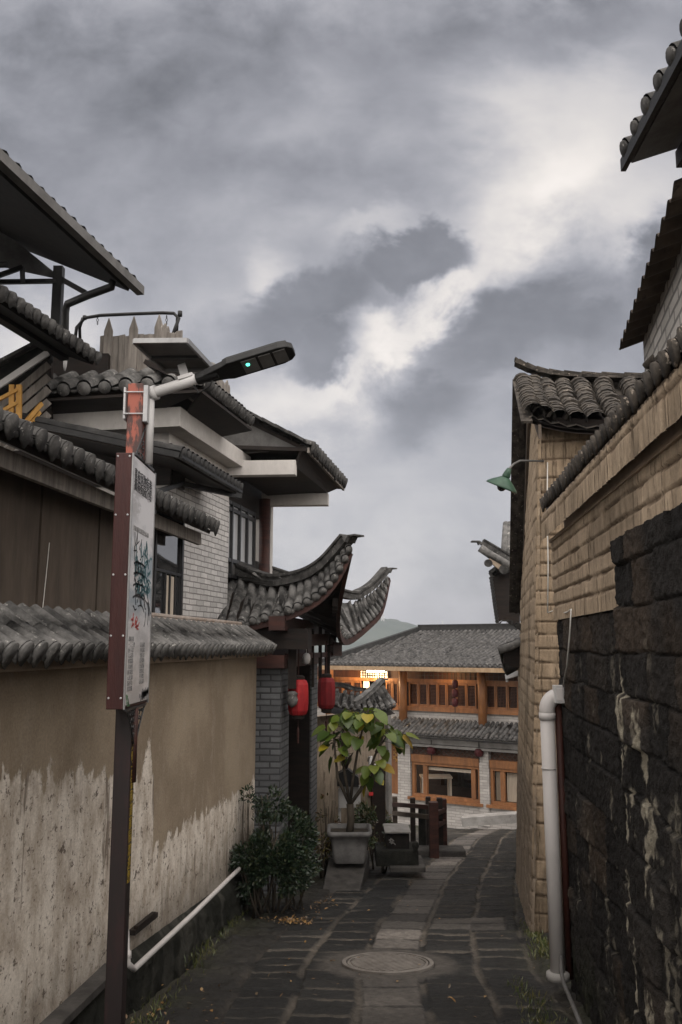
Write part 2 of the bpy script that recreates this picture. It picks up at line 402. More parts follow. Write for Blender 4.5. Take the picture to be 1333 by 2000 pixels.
std('grass', (.035, .05, .012), (.10, .11, .03), 3, rough=.9, bs_=0)
std('iron_cover', (.14, .125, .11), (.21, .19, .17), 9, rough=.75, metallic=.2, spots=(.09, .075, .06), spot_at=.62, bs_=.3)

std('tile_pan', (0.0117, 0.0111, 0.0104), (0.0390, 0.0377, 0.0351), 8, rough=.9, spots=(.15, .145, .13), spot_at=.68)
std('tile_mid', (.038, .037, .036), (.115, .11, .106), 8, rough=.85, spots=(.24, .235, .22), spot_at=.60, bs_=.7, fine=.5)
# red painted steel pole with rust
g, bs = newmat('pole_red'); v = g.obj()
n_ = g.noise(g.vm('MULTIPLY', v, (6, 6, 1.6)), 2.2, 6, .65); z = g.sep(v)[2]
c = g.mix(g.ss(n_, .45, .6), (.011, .006, .006), (.020, .008, .008))
bright = g.mix(g.ss(n_, .42, .50), (.055, .022, .018), (.30, .075, .045))
c = g.mix(g.ss(z, 2.62, 2.72), c, bright); g.put(bs.inputs['Base Color'], c); bs.inputs['Roughness'].default_value = .55
bump(g, bs, n_, .3, .004)
std('box_red', (.032, .010, .009), (.050, .015, .013), 4, (3, 3, .7), rough=.5, fine=.15)
# leaf materials coloured per leaf
def leafmat(name, cols, rough=.45, trans=.25):
    g, bs = newmat(name); at = g.attr('tone').outputs['Color']
    n_ = g.noise(g.obj(), 25, 3); c = g.mix(.4, at, g.mix(n_, (.5, .5, .5), (1.5, 1.5, 1.5)), 'MULTIPLY')
    g.put(bs.inputs['Base Color'], c); bs.inputs['Roughness'].default_value = rough
    tr = g.node('ShaderNodeBsdfTranslucent', {'Color': c}); mx = g.node('ShaderNodeMixShader', {0: trans})
    g.links.new(bs.outputs[0], mx.inputs[1]); g.links.new(tr.outputs[0], mx.inputs[2])
    g.links.new(mx.outputs[0], g.nodes['Material Output'].inputs[0])
leafmat('leaf_big', None, .4, .3); leafmat('leaf_bush', None, .38, .15)
# vertex-toned rough stone (paving, rubble, adobe)
def toned(name, scale=14, rough=.9, bst=.6, bd=.01, spec=.3, stretch=(1, 1, 1), fine=.55):
    g, bs = newmat(name); v = g.vm('MULTIPLY', g.obj(), stretch); at = g.attr('tone').outputs['Color']
    n_ = g.noise(v, scale, 6, .68); n2_ = g.noise(v, scale*6, 4, .65)
    c = g.mix(fine, at, g.mix(n_, (.25, .25, .25), (1.75, 1.75, 1.75)), 'MULTIPLY')
    c = g.mix(fine*.8, c, g.mix(n2_, (.3, .3, .3), (1.7, 1.7, 1.7)), 'MULTIPLY')
    g.put(bs.inputs['Base Color'], c); g.put(bs.inputs['Roughness'], g.lin(n_, .3, .7, rough-.14, rough)); bs.inputs['Specular IOR Level'].default_value = spec
    bump(g, bs, g.m('ADD', n_, g.m('MULTIPLY', n2_, .5)), bst, bd); return M[name]
toned('paving', 14, .80, .8, .014, .35, fine=.7)
toned('rubble', 20, .95, 1.0, .03, .2, fine=.8)
g, bs = newmat('adobe'); v = g.obj(); at = g.attr('tone').outputs['Color']
n_ = g.noise(g.vm('MULTIPLY', v, (9, 9, .9)), 3.0, 6, .68); n2_ = g.noise(v, 60, 4, .7); n3_ = g.noise(g.vm('MULTIPLY', v, (30, 30, 1.5)), 1.7, 6, .66); n4_ = g.noise(v, 7, 6, .65)
c = g.mix(.32, at, g.mix(n_, (.2, .2, .2), (1.8, 1.8, 1.8)), 'MULTIPLY'); c = g.mix(.4, c, g.mix(n2_, (.3, .3, .3), (1.7, 1.7, 1.7)), 'MULTIPLY')
c = g.mix(.45, c, g.mix(n4_, (.3, .3, .3), (1.7, 1.65, 1.6)), 'MULTIPLY')
crk = g.ss(n3_, .435, .365); c = g.mix(g.m('MULTIPLY', crk, .55), c, (.06, .040, .027))
g.put(bs.inputs['Base Color'], c); bs.inputs['Roughness'].default_value = .95; bs.inputs['Specular IOR Level'].default_value = .12
bump(g, bs, g.m('ADD', g.m('ADD', g.m('MULTIPLY', n_, 1.2), g.m('MULTIPLY', n2_, .5)), g.m('MULTIPLY', crk, -1.0)), .8, .014)
# brick courses in wall space
def brickmat(name, c1, c2, mortar, bw, bh, ms=.01, rough=.9, bst=.6, var=None, dirt=.4):
    g, bs = newmat(name); x, y, z = g.sep(g.obj()); vv = g.comb(g.m('ADD', x, y), z, 0)
    wv = g.noise(g.obj(), 3.5, 3); vv = g.vm('ADD', vv, g.comb(0, g.m('MULTIPLY', g.m('SUBTRACT', wv, .5), .02), 0))
    br_ = g.node('ShaderNodeTexBrick', {'Vector': vv, 'Color1': c1, 'Color2': c2, 'Mortar': mortar, 'Scale': 1.0, 'Mortar Size': ms,
                                       'Mortar Smooth': .3, 'Bias': 0.0, 'Brick Width': bw, 'Row Height': bh})
    n_ = g.noise(g.obj(), 6, 6, .65); c = g.mix(dirt, br_.outputs[0], g.mix(n_, (.3, .3, .3), (1.7, 1.7, 1.7)), 'MULTIPLY')
    if var: c = g.mix(g.ss(g.noise(g.obj(), 1.7, 4), .5, .68), c, var)
    g.put(bs.inputs['Base Color'], c); bs.inputs['Roughness'].default_value = rough
    h = g.m('ADD', g.m('MULTIPLY', br_.outputs[1], -1), g.m('MULTIPLY', g.noise(g.obj(), 30, 4, .7), .5)); bump(g, bs, h, bst, .012)
brickmat('brick_pale', (.38, .37, .36), (.52, .505, .49), (.20, .19, .185), .24, .068, .008, dirt=.45)
brickmat('brick_grey', (.085, .088, .092), (.135, .14, .145), (.045, .045, .048), .26, .075, .012, dirt=.55)
brickmat('brick_far', (.30, .28, .26), (.40, .375, .35), (.24, .225, .21), .30, .085, .010, dirt=.3)
brickmat('brick_rough', (.27, .26, .24), (.38, .36, .34), (.12, .115, .11), .30, .085, .014, dirt=.5)
# left fence wall: tan coat above a ragged line, scoured pale coat below
g, bs = newmat('plaster_left'); v = g.obj(); x, y, z = g.sep(v)
st = g.noise(g.vm('MULTIPLY', v, (2.4, 1, 1.0)), 2.6, 8, .66); st2 = g.noise(g.vm('MULTIPLY', v, (5.5, 1, 2.4)), 2.4, 8, .7); big = g.noise(v, 1.1, 5, .6)
blot = g.noise(g.vm('MULTIPLY', v, (1, 1, .6)), 5.5, 7, .68); fine = g.noise(v, 55, 5, .7)
line1 = g.lin(x, 2.6, 5.05, 1.00, .64)
step = g.ss(x, 5.12, 5.17); ln = g.m('ADD', g.m('MULTIPLY', line1, g.m('SUBTRACT', 1, step)), g.m('MULTIPLY', .08, step))
ln = g.m('ADD', ln, g.m('MULTIPLY', g.m('SUBTRACT', st, .5), .42)); ln = g.m('ADD', ln, g.m('MULTIPLY', g.m('SUBTRACT', blot, .5), .40)); ln = g.m('ADD', ln, g.m('MULTIPLY', g.m('SUBTRACT', st2, .5), .30))
ln = g.m('ADD', ln, g.m('MULTIPLY', g.ss(g.m('ABSOLUTE', g.m('SUBTRACT', x, 4.98)), .16, .0), .26))
mask = g.ss(g.m('SUBTRACT', ln, z), -.02, .035)
up = g.mix(g.ss(big, .35, .65), (.225, .178, .128), (.32, .26, .19)); up = g.mix(g.m('MULTIPLY', g.ss(st2, .55, .72), .35), up, (.13, .10, .075))
up = g.mix(g.m('MULTIPLY', g.ss(blot, .50, .64), .45), up, (.33, .275, .215))
lo = g.mix(g.ss(blot, .36, .62), (.42, .36, .295), (.68, .62, .545))
lo = g.mix(g.m('MULTIPLY', g.ss(st, .54, .66), .45), lo, (.27, .215, .17))
spk = g.noise(g.vm('MULTIPLY', v, (4.2, 1, 4.2)), 2.6, 7, .74); lo = g.mix(g.m('MULTIPLY', g.ss(spk, .57, .61), .9), lo, (.11, .085, .068))
spk2 = g.noise(g.vm('MULTIPLY', v, (8, 1, 8)), 2.6, 5, .72); lo = g.mix(g.m('MULTIPLY', g.ss(spk2, .585, .63), .8), lo, (.10, .08, .062))
run = g.noise(g.vm('MULTIPLY', v, (2.2, 1, .3)), 2.0, 6, .62); lo = g.mix(g.m('MULTIPLY', g.ss(run, .60, .66), .8), lo, (.125, .095, .072))
c = g.mix(mask, up, lo)
foot = g.ss(g.m('ADD', z, g.m('MULTIPLY', g.m('SUBTRACT', st, .5), 1.1)), -.05, -.62); c = g.mix(g.m('MULTIPLY', foot, .6), c, (.10, .085, .066))
c = g.mix(.7, c, g.mix(fine, (.35, .35, .35), (1.65, 1.65, 1.65)), 'MULTIPLY')
g.put(bs.inputs['Base Color'], c); bs.inputs['Roughness'].default_value = .95; bs.inputs['Specular IOR Level'].default_value = .15
bump(g, bs, g.m('ADD', g.m('ADD', g.m('MULTIPLY', spk, .8), g.m('MULTIPLY', mask, -.5)), g.m('MULTIPLY', fine, .3)), .5, .012)
# glass
g, bs = newmat('glass_dark'); g.put(bs.inputs['Base Color'], (.012, .013, .014)); bs.inputs['Roughness'].default_value = .06; bs.inputs['Specular IOR Level'].default_value = .6
g, bs = newmat('glass_mirror'); g.put(bs.inputs['Base Color'], (.02, .021, .023)); bs.inputs['Roughness'].default_value = .035; bs.inputs['Specular IOR Level'].default_value = 1.0; bs.inputs['IOR'].default_value = 2.2
n_ = g.noise(g.obj(), 1.4, 2); bump(g, bs, n_, .05, .02)
g, bs = newmat('glass_white'); g.put(bs.inputs['Base Color'], (.45, .46, .47)); bs.inputs['Roughness'].default_value = .12; bs.inputs['Specular IOR Level'].default_value = .8
# sign face: misty wash, printed picture
g, bs = newmat('sign_print'); v = g.obj(); x, y, z = g.sep(v)
n_ = g.noise(g.vm('MULTIPLY', v, (3, 1, 3)), 2.2, 5, .6); f = g.lin(z, 1.55, 2.95)
c = g.mix(g.ss(n_, .45, .6), (.60, .585, .59), (.43, .42, .425))
pic = g.m('MULTIPLY', g.ss(z, 1.74, 1.90), g.ss(z, 2.28, 2.18)); c = g.mix(g.m('MULTIPLY', pic, g.ss(n_, .38, .6)), c, (.26, .31, .35))
mid = g.m('MULTIPLY', g.ss(z, 2.33, 2.38), g.ss(z, 2.58, 2.52)); c = g.mix(g.m('MULTIPLY', mid, g.ss(n_, .46, .54)), c, (.36, .34, .335))
g.put(bs.inputs['Base Color'], c); bs.inputs['Roughness'].default_value = .35
def emit(name, col, strength):
    g, bs = newmat(name); g.put(bs.inputs['Base Color'], col); g.put(bs.inputs['Emission Color'], col); bs.inputs['Emission Strength'].default_value = strength
emit('lamp_white', (1, .93, .82), 3); emit('led_green', (.1, .9, .6), 1.5); emit('strip_warm', (1, .55, .16), 2.2); emit('lit_paper', (1, .85, .62), .45); emit('led_panel', (.25, .27, .27), .0)
std('hill', (.035, .05, .045), (.06, .075, .062), .02, rough=1, bs_=0)
UP = Vector((0, 0, 1))
HS = .131                                   # heading of the alley
# ------------------------------------------------------------------ ground and paving
def on_ground(px, py):
    rx, rz = pxdir(px, py); lo_, hi_ = 1.0, 60.0
    for _ in range(50):
        m_ = (lo_+hi_)/2
        if CZ+rz*m_ > ground_z(m_): lo_ = m_
        else: hi_ = m_
    return rx*lo_, lo_
LANE = [on_ground(*q) for q in ((768, 1985), (760, 1900), (772, 1850), (792, 1800), (840, 1720), (890, 1665), (930, 1632), (965, 1612))]
MH = on_ground(758, 1886); MHX, MHY = MH; PS = on_ground(900, 1806)[1]
EDGE = [on_ground(*q) for q in ((288, 1990), (395, 1860), (480, 1762), (560, 1725))]
def lane_x(d):                              # centre of the slab strip
    return np.interp(d, [0, 3]+[q[1] for q in LANE]+[28], [.1, .22]+[q[0] for q in LANE]+[LANE[-1][0]+.12*(28-LANE[-1][1])])
def gz_np(d): return np.where(d < 18, -.12*d, np.where(d < 28, -2.16-.18*(d-18), -3.96-.02*(d-28)))
def build_paving(name, d0, d1, nd, x0, x1, nx, seed):
    d = (np.linspace(d0, d1, nd) if d0 > 1 else np.concatenate([np.linspace(d0, 2.6, 60)[:-1], np.geomspace(2.6, d1, nd-59)]))[:, None]*np.ones((1, nx)); X = np.linspace(x0, x1, nx)[None, :]*np.ones((nd, 1))
    wx = (fbm(X*2.2, d*2.2, 3, 11)-.5)*.10; wd = (fbm(X*2.0+9, d*2.0, 3, 12)-.5)*.07
    t = X-lane_x(d)+wx*.5; s = d+wd
    H = np.zeros_like(X); C = np.zeros(X.shape+(3,)); edge = np.full(X.shape, 9.0); cell = np.zeros_like(X)
    kind = np.zeros(X.shape, int)
    def block(mask, tc, w, L, off, k, kd):
        ss_ = s+off+.09*L*np.sin(np.floor((s+off)/L)*2.3)*0+(t-tc)*.10*np.sin(k*1.7+d*.9); hs = np.random.RandomState(300+k).uniform(.72, 1.35, 140)*L; zb = np.concatenate([[0], np.cumsum(hs)])
        row = np.clip(np.searchsorted(zb, ss_.ravel())-1, 0, 138).reshape(ss_.shape); dz_ = np.minimum(ss_-zb[row], zb[row+1]-ss_)
        e = np.minimum(dz_, w/2-np.abs(t-tc))
        edge[mask] = e[mask]; cell[mask] = (row*7+k*31)[mask]; kind[mask] = kd
    cols = [(0, .44, .43, 0, 0, 1), (-.455, .43, .265, .05, 1, 2), (-.89, .41, .25, .1, 2, 2), (-1.33, .44, .23, .02, 3, 3), (-1.85, .5, .25, .06, 8, 3), (-2.4, .5, .22, .02, 9, 3),
            (.465, .44, .27, .07, 4, 2), (.91, .42, .24, .15, 5, 2), (1.42, .48, .26, .1, 6, 3), (2.0, .6, .3, .1, 7, 3), (2.7, .7, .3, .1, 10, 3)]
    for tc, w, L, off, k, kd in cols:
        block(np.abs(t-tc) <= w/2+.035, tc, w, L, off, k, kd)
    rs = np.random.RandomState(seed); R = rs.rand(997); R2 = rs.rand(997); ci = (cell.astype(int) % 997)
    rr = R[ci]; r2 = R2[ci]
    n1 = fbm(X*9, d*9, 4, 21); n2 = fbm(X*1.1, d*1.1, 3, 22); n3 = fbm(X*26, d*26, 3, 23); n4 = fbm(X*3, d*3, 3, 24)
    slab = kind == 1; dark = kind == 2; rough = (kind == 3) | (kind == 0)
    # two pale long slabs set right of the strip
    sp = (np.abs(s-PS) < .34) & (t > .25) & (t < 1.02)
    kind[sp] = 1; f = ((s-PS+.34) % .34); edge[sp] = np.minimum(np.minimum(f, .34-f), np.minimum(t-.25, 1.02-t))[sp]; slab = kind == 1; dark = kind == 2
    raised = smooth(edge, .004, .022)
    H = np.where(slab, raised*.012+(rr-.5)*.012+(n1-.5)*.010, np.where(dark, raised*.016+(rr-.5)*.016+(n1-.5)*.020, smooth(edge, 0, .06)*.022+(n1-.5)*.06))+(n3-.5)*.010
    slabc = np.stack([  .075+.075*rr, .066+.068*rr, .058+.060*rr], -1); slabc[r2 > .74] *= 1.55; slabc[r2 < .2] *= .62
    darkc = np.stack([.009+.015*rr, .0088+.0145*rr, .008+.013*rr], -1)
    roughc = np.stack([.013+.013*rr, .012+.0115*rr, .010+.0095*rr], -1)
    C = np.where(slab[..., None], slabc, np.where(dark[..., None], darkc, roughc))
    mort = (1-smooth(edge+(n1-.5)*.03, .004, .032))
    mc = np.where((slab | dark)[..., None], np.array([.115, .098, .079]), np.array([.05, .042, .034]))
    keep = smooth(n4, .30, .46)[..., None]*np.where(np.abs(t) < .9, .95, .75)[..., None]
    keep = np.where(slab[..., None], keep*.0, keep*(.5+.7*n4[..., None]))
    C = C*(1-(mort*slab)[..., None]*.85)
    C = C*(1-mort[..., None]*keep)+mc*mort[..., None]*keep
    grime = smooth(n2, .35, .7)[..., None]; C = C*(.62+.5*grime)
    far_pale = (smooth(d, 13, 18)*.8)[..., None]                     # paler stones at the bottom of the lane
    C = C*(1-far_pale)+np.where(dark[..., None], C*1.8, C*1.5+.03)*far_pale
    mossm = smooth(np.abs(t+.15), 1.0, 1.7)*smooth(n4, .42, .6)
    C = C*(1-mossm[..., None]*.75)+np.array([.030, .033, .012])*mossm[..., None]*.75
    # manhole patch: cement collar round the cover
    r = np.hypot(X-MHX, (d-MHY))
    col = 1-smooth(r+(n1-.5)*.12, .46, .62); C = C*(1-col[..., None])+np.array([.085, .075, .065])*(.75+.5*n1[..., None])*col[..., None]
    H = H*(1-col)+col*.016+col*(n3-.5)*.008
    H = np.where(r < .37, -.01, H)
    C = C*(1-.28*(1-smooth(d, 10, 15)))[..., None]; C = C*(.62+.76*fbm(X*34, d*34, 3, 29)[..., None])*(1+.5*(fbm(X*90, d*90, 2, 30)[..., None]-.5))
    ledge = np.interp(d, [0]+[q[1] for q in EDGE]+[EDGE[-1][1]+.4, 40], [EDGE[0][0]-.2]+[q[0] for q in EDGE]+[-9, -9])+(n4-.5)*.16
    drop = 1-smooth(X, ledge-.10, ledge+.02); H = H-drop*.75; C = C*(1-drop[..., None]*.55)
    Z = gz_np(d)+H
    return np_grid(name, X, d, Z, M['paving'], None, C, True, flip=True)
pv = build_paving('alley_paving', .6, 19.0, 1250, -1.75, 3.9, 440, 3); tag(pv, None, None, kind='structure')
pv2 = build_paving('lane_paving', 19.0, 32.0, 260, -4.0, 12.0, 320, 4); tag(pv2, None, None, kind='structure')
# ground: one sheet to the horizon
ys = [-80, -20, 0, 4, 8, 12, 16, 18, 20, 24, 28, 34, 45, 60, 100, 200, 400, 800, 1500]; xs = [-1500, -500, -150, -50, -20, -8, -2, 0, 2, 4, 8, 20, 50, 150, 500, 1500]
gm = MB(); gm.grid([[(x, y, (ground_z(max(y, 0)) if y > 0 else 0)-.12) for x in xs] for y in ys]); gr = gm.build('ground', M['terrain']); tag(gr, None, None, kind='structure')
# far wooded hill
hx = np.linspace(-420, 360, 110)[None, :]*np.ones((40, 1)); hy = np.linspace(640, 1000, 40)[:, None]*np.ones((1, 110))
hump = 16*np.exp(-((hx-38)/42)**2)+9*np.exp(-((hx+60)/130)**2)+6*np.exp(-((hx-150)/120)**2)
hz = -12+(hump+12+(fbm(hx/12, hy/12, 4, 5)-.5)*9)*np.sin(np.clip((hy-640)/360, 0, 1)*math.pi)**.7*1.05
tag(np_grid('hill', hx, hy, hz, M['hill'], flip=True), None, None, kind='structure')

# manhole cover
mh = thing('manhole_cover', 'round iron manhole cover with slanted ribs set in the paving', 'manhole cover', (MHX, MHY, gz_np(np.array(MHY))))
tilt = math.atan(.12)
def onslope(x, y, h): return Vector((MHX+x*1.06, MHY+y*1.06, float(gz_np(np.array(MHY)))-.12*y*1.06+h))
b = MB(); ring = lambda r, h, n=40: [onslope(r*math.cos(2*math.pi*k/n), r*math.sin(2*math.pi*k/n), h) for k in range(n)]
b.prism(ring(.285, .004), (0, 0, .014)); b.build('lid', M['iron_cover'], mh)
b = MB()
for r0, r1, h in ((.345, .315, .030), (.305, .288, .026)):
    A_, B_ = ring(r0, h), ring(r1, h); A2, B2 = ring(r0, -.01), ring(r1, -.01); n = 40
    b.add(A_+B_+A2+B2, [(i, (i+1) % n, n+(i+1) % n, n+i) for i in range(n)]+[(2*n+i, 2*n+(i+1) % n, (i+1) % n, i) for i in range(n)]+[(n+i, n+(i+1) % n, 3*n+(i+1) % n, 3*n+i) for i in range(n)])
b.build('frame', M['iron_cover'], mh)
b = MB()
for k in range(-9, 10):
    c_ = k*.034; L = math.sqrt(max(0, .275**2-c_**2))
    if L < .05: continue
    ca, sa = math.cos(rad(35)), math.sin(rad(35))
    e0 = (ca*L-sa*c_, sa*L+ca*c_); e1 = (-ca*L-sa*c_, -sa*L+ca*c_)
    b.beam(onslope(*e0, .022), onslope(*e1, .022), .014, .010)
b.build('rib', M['iron_cover'], mh)

# ------------------------------------------------------------------ left fence wall
L1 = Pl((-2.4+2*HS, 2.0), (HS, 1)); LA = L1.ang(); LO = (L1.p.x, L1.p.y, 0)
fw = thing('plaster_wall', 'long tan plaster wall with peeling pale lower coat and tiled coping, left of the alley', 'wall', LO, LA)
uE = L1.su(500, 1400); zT = L1.at(250, 1293).z+.02
b = MB(); b.pbox(L1, -1.4, uE, -1.3, zT, -.24, 0); b.build('wall', M['plaster_left'], fw)
def foot_z(u): return -.40-.052*(u-2.2)*1.0             # top of the footing falls gently with the lane
# footing: rough stone plinth as relief
u = np.linspace(-1.4, uE, 620)[None, :]*np.ones((70, 1)); q = np.linspace(0, 1, 70)[:, None]*np.ones((1, 620))
uF = [L1.sz(82, 2000), L1.sz(140, 1946), L1.sz(205, 1885), L1.sz(450, 1712)]
ftop = np.interp(u, [x[0] for x in uF], [x[1]-.02 for x in uF], left=uF[0][1])
zz = ftop-q*1.7
off = .085+(fbm(u*7, zz*7, 4, 31)-.5)*.10+.03*q; off = off*smooth(q, -.02, .06)
PX = L1.p.x+L1.t.x*u+L1.n.x*off; PY = L1.p.y+L1.t.y*u+L1.n.y*off
tn = fbm(u*4, zz*4, 4, 33); wet = smooth(fbm(u*9, zz*1.2, 3, 35), .5, .7)
C = np.stack([.012+.020*tn+.07*wet*tn, .0125+.020*tn+.066*wet*tn, .010+.016*tn+.058*wet*tn], -1)
np_grid('footing', PX, PY, zz, M['rubble'], fw, C)
b = MB()
for k in range(24):
    ua, ub_ = lerp(-1.4, uF[2][0], k/24), lerp(-1.4, uF[2][0], (k+1)/24); z_ = lambda q_: float(np.interp(q_, [x[0] for x in uF], [x[1] for x in uF], left=uF[0][1]))
    b.beam(L1.pt(ua, z_(ua)-.01, .06), L1.pt(ub_, z_(ub_)-.01, .06), .12, .045)
b.build('base_strip', M['stone_slab'], fw)
# coping ledge under the tiles and the tiles
b = MB(); b.pbox(L1, -1.4, uE+.02, zT-.035, zT+.03, -.26, .10); b.build('ledge', M['plaster_tan'], fw, bevel=.01)
eo = .20; A = L1.pt(-1.4, zT+.090, eo); B = L1.pt(uE+.05, zT+.075, eo)
up = (-L1.n*.52+UP*.33).normalized()
simple_roof(fw, A, B, up, .43, 66, M['tile_bright'], r=.052, tl=.19, sag=.08, deck=.03, drip=.05, disc='tongue', name='coping_tiles')
b = MB(); ru0 = L1.su(300, 1225)
for k in range(3):
    b.pbox(L1, ru0-4 if k == 0 else ru0+.05*k, uE+.1, zT+.30+.035*k-.02, zT+.33+.035*k-.02, -.31+.02*k, -.17-.02*k)
b.build('coping_ridge', M['tile_grey_red'], fw, bevel=.008)

# white drain pipe on the footing
pA = L1.at(262, 1893, .17); pB = L1.at(452, 1712, .15)
b = MB(); b.tube([L1.at(247, 1818, .10), L1.at(248, 1850, .15), L1.at(250, 1882, .17), pA, lerp(pA, pB, .5)+L1.n*.01, pB, pB+(pB-pA)*.12], .021, 10)
b.tube([L1.at(249, 1858, .155), L1.at(249.5, 1872, .165)], .027, 10)
solo('drain_pipe', b, M['pvc'], 'thin white plastic pipe running along the foot of the tan plaster wall', 'pipe', (pA.x, pA.y, pA.z), LA, smooth=True)
b = MB(); b.beam(L1.at(258, 1822, .03), L1.at(303, 1786, .03), .05, .035); b.beam(L1.at(266, 1812, .05), L1.at(301, 1783, .05), .03, .02)
solo('broken_board', b, M['wood_dark'], 'short broken board stuck in the plaster wall above the white pipe', 'board', tuple(L1.at(280, 1805)), LA)

# ------------------------------------------------------------------ boarded upper house above the coping
H1 = Pl((-2.72+2*HS, 2.0), (HS, 1))
bh = thing('boarded_house', 'low house front of weathered brown boards above the wall coping, with a thick tiled eave', 'house', (H1.p.x, H1.p.y, 0), LA)
uW0 = H1.su(296, 1100); uW1 = H1.su(353, 1100); zW0 = H1.at(325, 1222).z; zW1 = H1.at(340, 1008).z
seams = [-1.4, H1.su(75, 1100), H1.su(190, 1100), uW0-.02]
zb0 = zT+.05; zE = H1.at(100, 870, .34).z
for i in range(3):
    b = MB(); b.pbox(H1, seams[i]+.012, seams[i+1]-.012, zb0, zE-.105, -.05, 0+.004*i); b.build('board_panel', M['wood_brown'], bh)
b = MB(); b.pbox(H1, -1.4, uW1, zb0-.3, zE-.11, -.12, -.055); b.build('wall', M['wood_dark'], bh)
b = MB(); b.tube([H1.at(97, 1060, .01), H1.at(90, 1130, .012), H1.at(82, 1205, .01)], .003, 5); b.build('cord', M['wire_white'], bh)
# eave
zE = H1.at(100, 870, .34).z
eA = H1.pt(-1.4, zE, .36); eB = H1.pt(uW1+.02, zE, .36)
simple_roof(bh, eA, eB, (-H1.n*.86+UP*.38).normalized(), 1.6, 48, M['tile'], r=.056, tl=.22, sag=.12, deck=.04, drip=.05, disc='tongue', name='eave_tiles')
b = MB(); b.pbox(H1, -1.4, uW1-.02, zE-.19, zE-.075, .17, .21); b.build('fascia', M['wood_grey'], bh)
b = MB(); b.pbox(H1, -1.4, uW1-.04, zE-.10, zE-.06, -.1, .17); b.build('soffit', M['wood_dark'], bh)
# big reflecting window at the end
wf = MB(); fr = .045
for (a0, a1, c0, c1) in ((uW0, uW0+fr, zW0, zW1), (uW1-fr*1.2, uW1, zW0, zW1+.02), (uW0+fr, uW1-fr, zW0, zW0+fr), (uW0+fr, uW1-fr, zW1-fr, zW1)): wf.pbox(H1, a0, a1, c0, c1, -.05, .035)
wn = wf.build('window', M['dark_metal'], bh)
b = MB(); b.pbox(H1, uW0+fr, uW1-fr, zW0+fr, zW1-fr, .0, .008); b.build('pane', M['glass_mirror'], wn)
b = MB(); zm = lerp(zW0, zW1, .47)
b.pbox(H1, uW0+fr, uW1-fr*1.2, zm-.012, zm+.012, .012, .03)
for t_ in (.40, .55, .74): b.pbox(H1, lerp(uW0, uW1, t_)-.012, lerp(uW0, uW1, t_)+.012, zW0+fr, zm, .012, .03)
b.build('mullion', M['dark_metal'], wn)
b = MB()
for t0, t1 in ((.42, .53), (.58, .72)): b.pbox(H1, lerp(uW0, uW1, t0), lerp(uW0, uW1, t1), zW0+fr, zm-.03, .012, .016)
b.build('curtain', M['curtain'], wn)

# ------------------------------------------------------------------ white two-storey house
H2 = Pl((-3.82, 0), (.2, 1)); A2_ = H2.ang(); u0 = H2.su(331, 860); c0 = H2.pt(u0, 0)
FR = Pl((c0.x, c0.y), (-1, .2))            # front face, running left from the corner (n points to the viewer's back side)
FRn = Vector((-.2, -1, 0)).normalized()
def fpt(s, z, o=0): v = Vector((c0.x, c0.y, 0))+Vector((-1, .2, 0)).normalized()*s+FRn*o; v.z = z; return v
FR = Pl((c0.x, c0.y), (1, -.2))            # n = (-.2,-1): towards the viewer; s is negative to the left
wh = thing('white_house', 'white plastered two-storey house with grey brick street wall and projecting tiled eaves', 'house', (c0.x, c0.y, 0), A2_)
zBeam = H2.at(331, 806).z; zBeam0 = H2.at(331, 836).z
uB0 = H2.su(356, 1100); uWin0 = H2.su(446, 1050); uCol = H2.su(507, 1060); uEnd = H2.su(531, 1060)
zBr = H2.at(400, 955).z
b = MB(); b.pbox(H2, u0, uWin0, zBr, zBeam, -.22, 0); b.pbox(FR, -3.3, -.003, -.5, zBeam, -.25, 0); b.build('white_wall', M['plaster_white'], wh)
b = MB(); b.pbox(H2, u0, uWin0, .3, zBr-.003, -.22, .006); b.build('brick_wall', M['brick_pale'], wh)
b = MB(); b.pbox(H2, uEnd-.13, uEnd, .3, H2.at(528, 985).z, -.25, .02); b.build('corner_post', M['plaster_white'], wh)
b = MB(); cc = H2.pt(H2.su(514, 1060)-.02, 0, .03); b.tube([Vector((cc.x, cc.y, .6)), Vector((cc.x, cc.y, H2.at(514, 975).z))], .085, 12); b.build('red_column', M['wood_red'], wh, True)
# cornice beams: front and street side
b = MB(); b.pbox(FR, -3.3, .22, zBeam-.22, zBeam, -.0, .24); b.pbox(H2, u0+.003, H2.su(462, 890), zBeam-.22, zBeam-.003, .0, .215); b.build('cornice', M['plaster_white'], wh, bevel=.006)
# window on the street side
zS = H2.at(470, 1130).z; zSill = H2.at(470, 1100).z; zWt = H2.at(470, 982).z
b = MB(); b.pbox(H2, uWin0, uCol, zS-.05, zWt+.25, -.30, -.14); b.build('window_recess', M['wood_dark'], wh)
wf = MB(); n_ = 4
for k in range(n_+1):
    uu = lerp(uWin0, uCol-.04, k/n_); wf.pbox(H2, uu, uu+.05, zS, zWt, -.13, -.06)
for z_ in (zS, zSill, zWt-.14, zWt-.05): wf.pbox(H2, uWin0, uCol, z_, z_+.05, -.128, -.065)
wn = wf.build('window', M['dark_metal'], wh)
b = MB(); b.pbox(H2, uWin0, uCol, zSill+.02, zWt, -.12, -.10); b.build('pane', M['glass_white'], wn)
b = MB(); b.pbox(H2, uWin0, uCol, zS, zSill, -.12, -.10); b.build('lower_panel', M['solar_back'], wn)
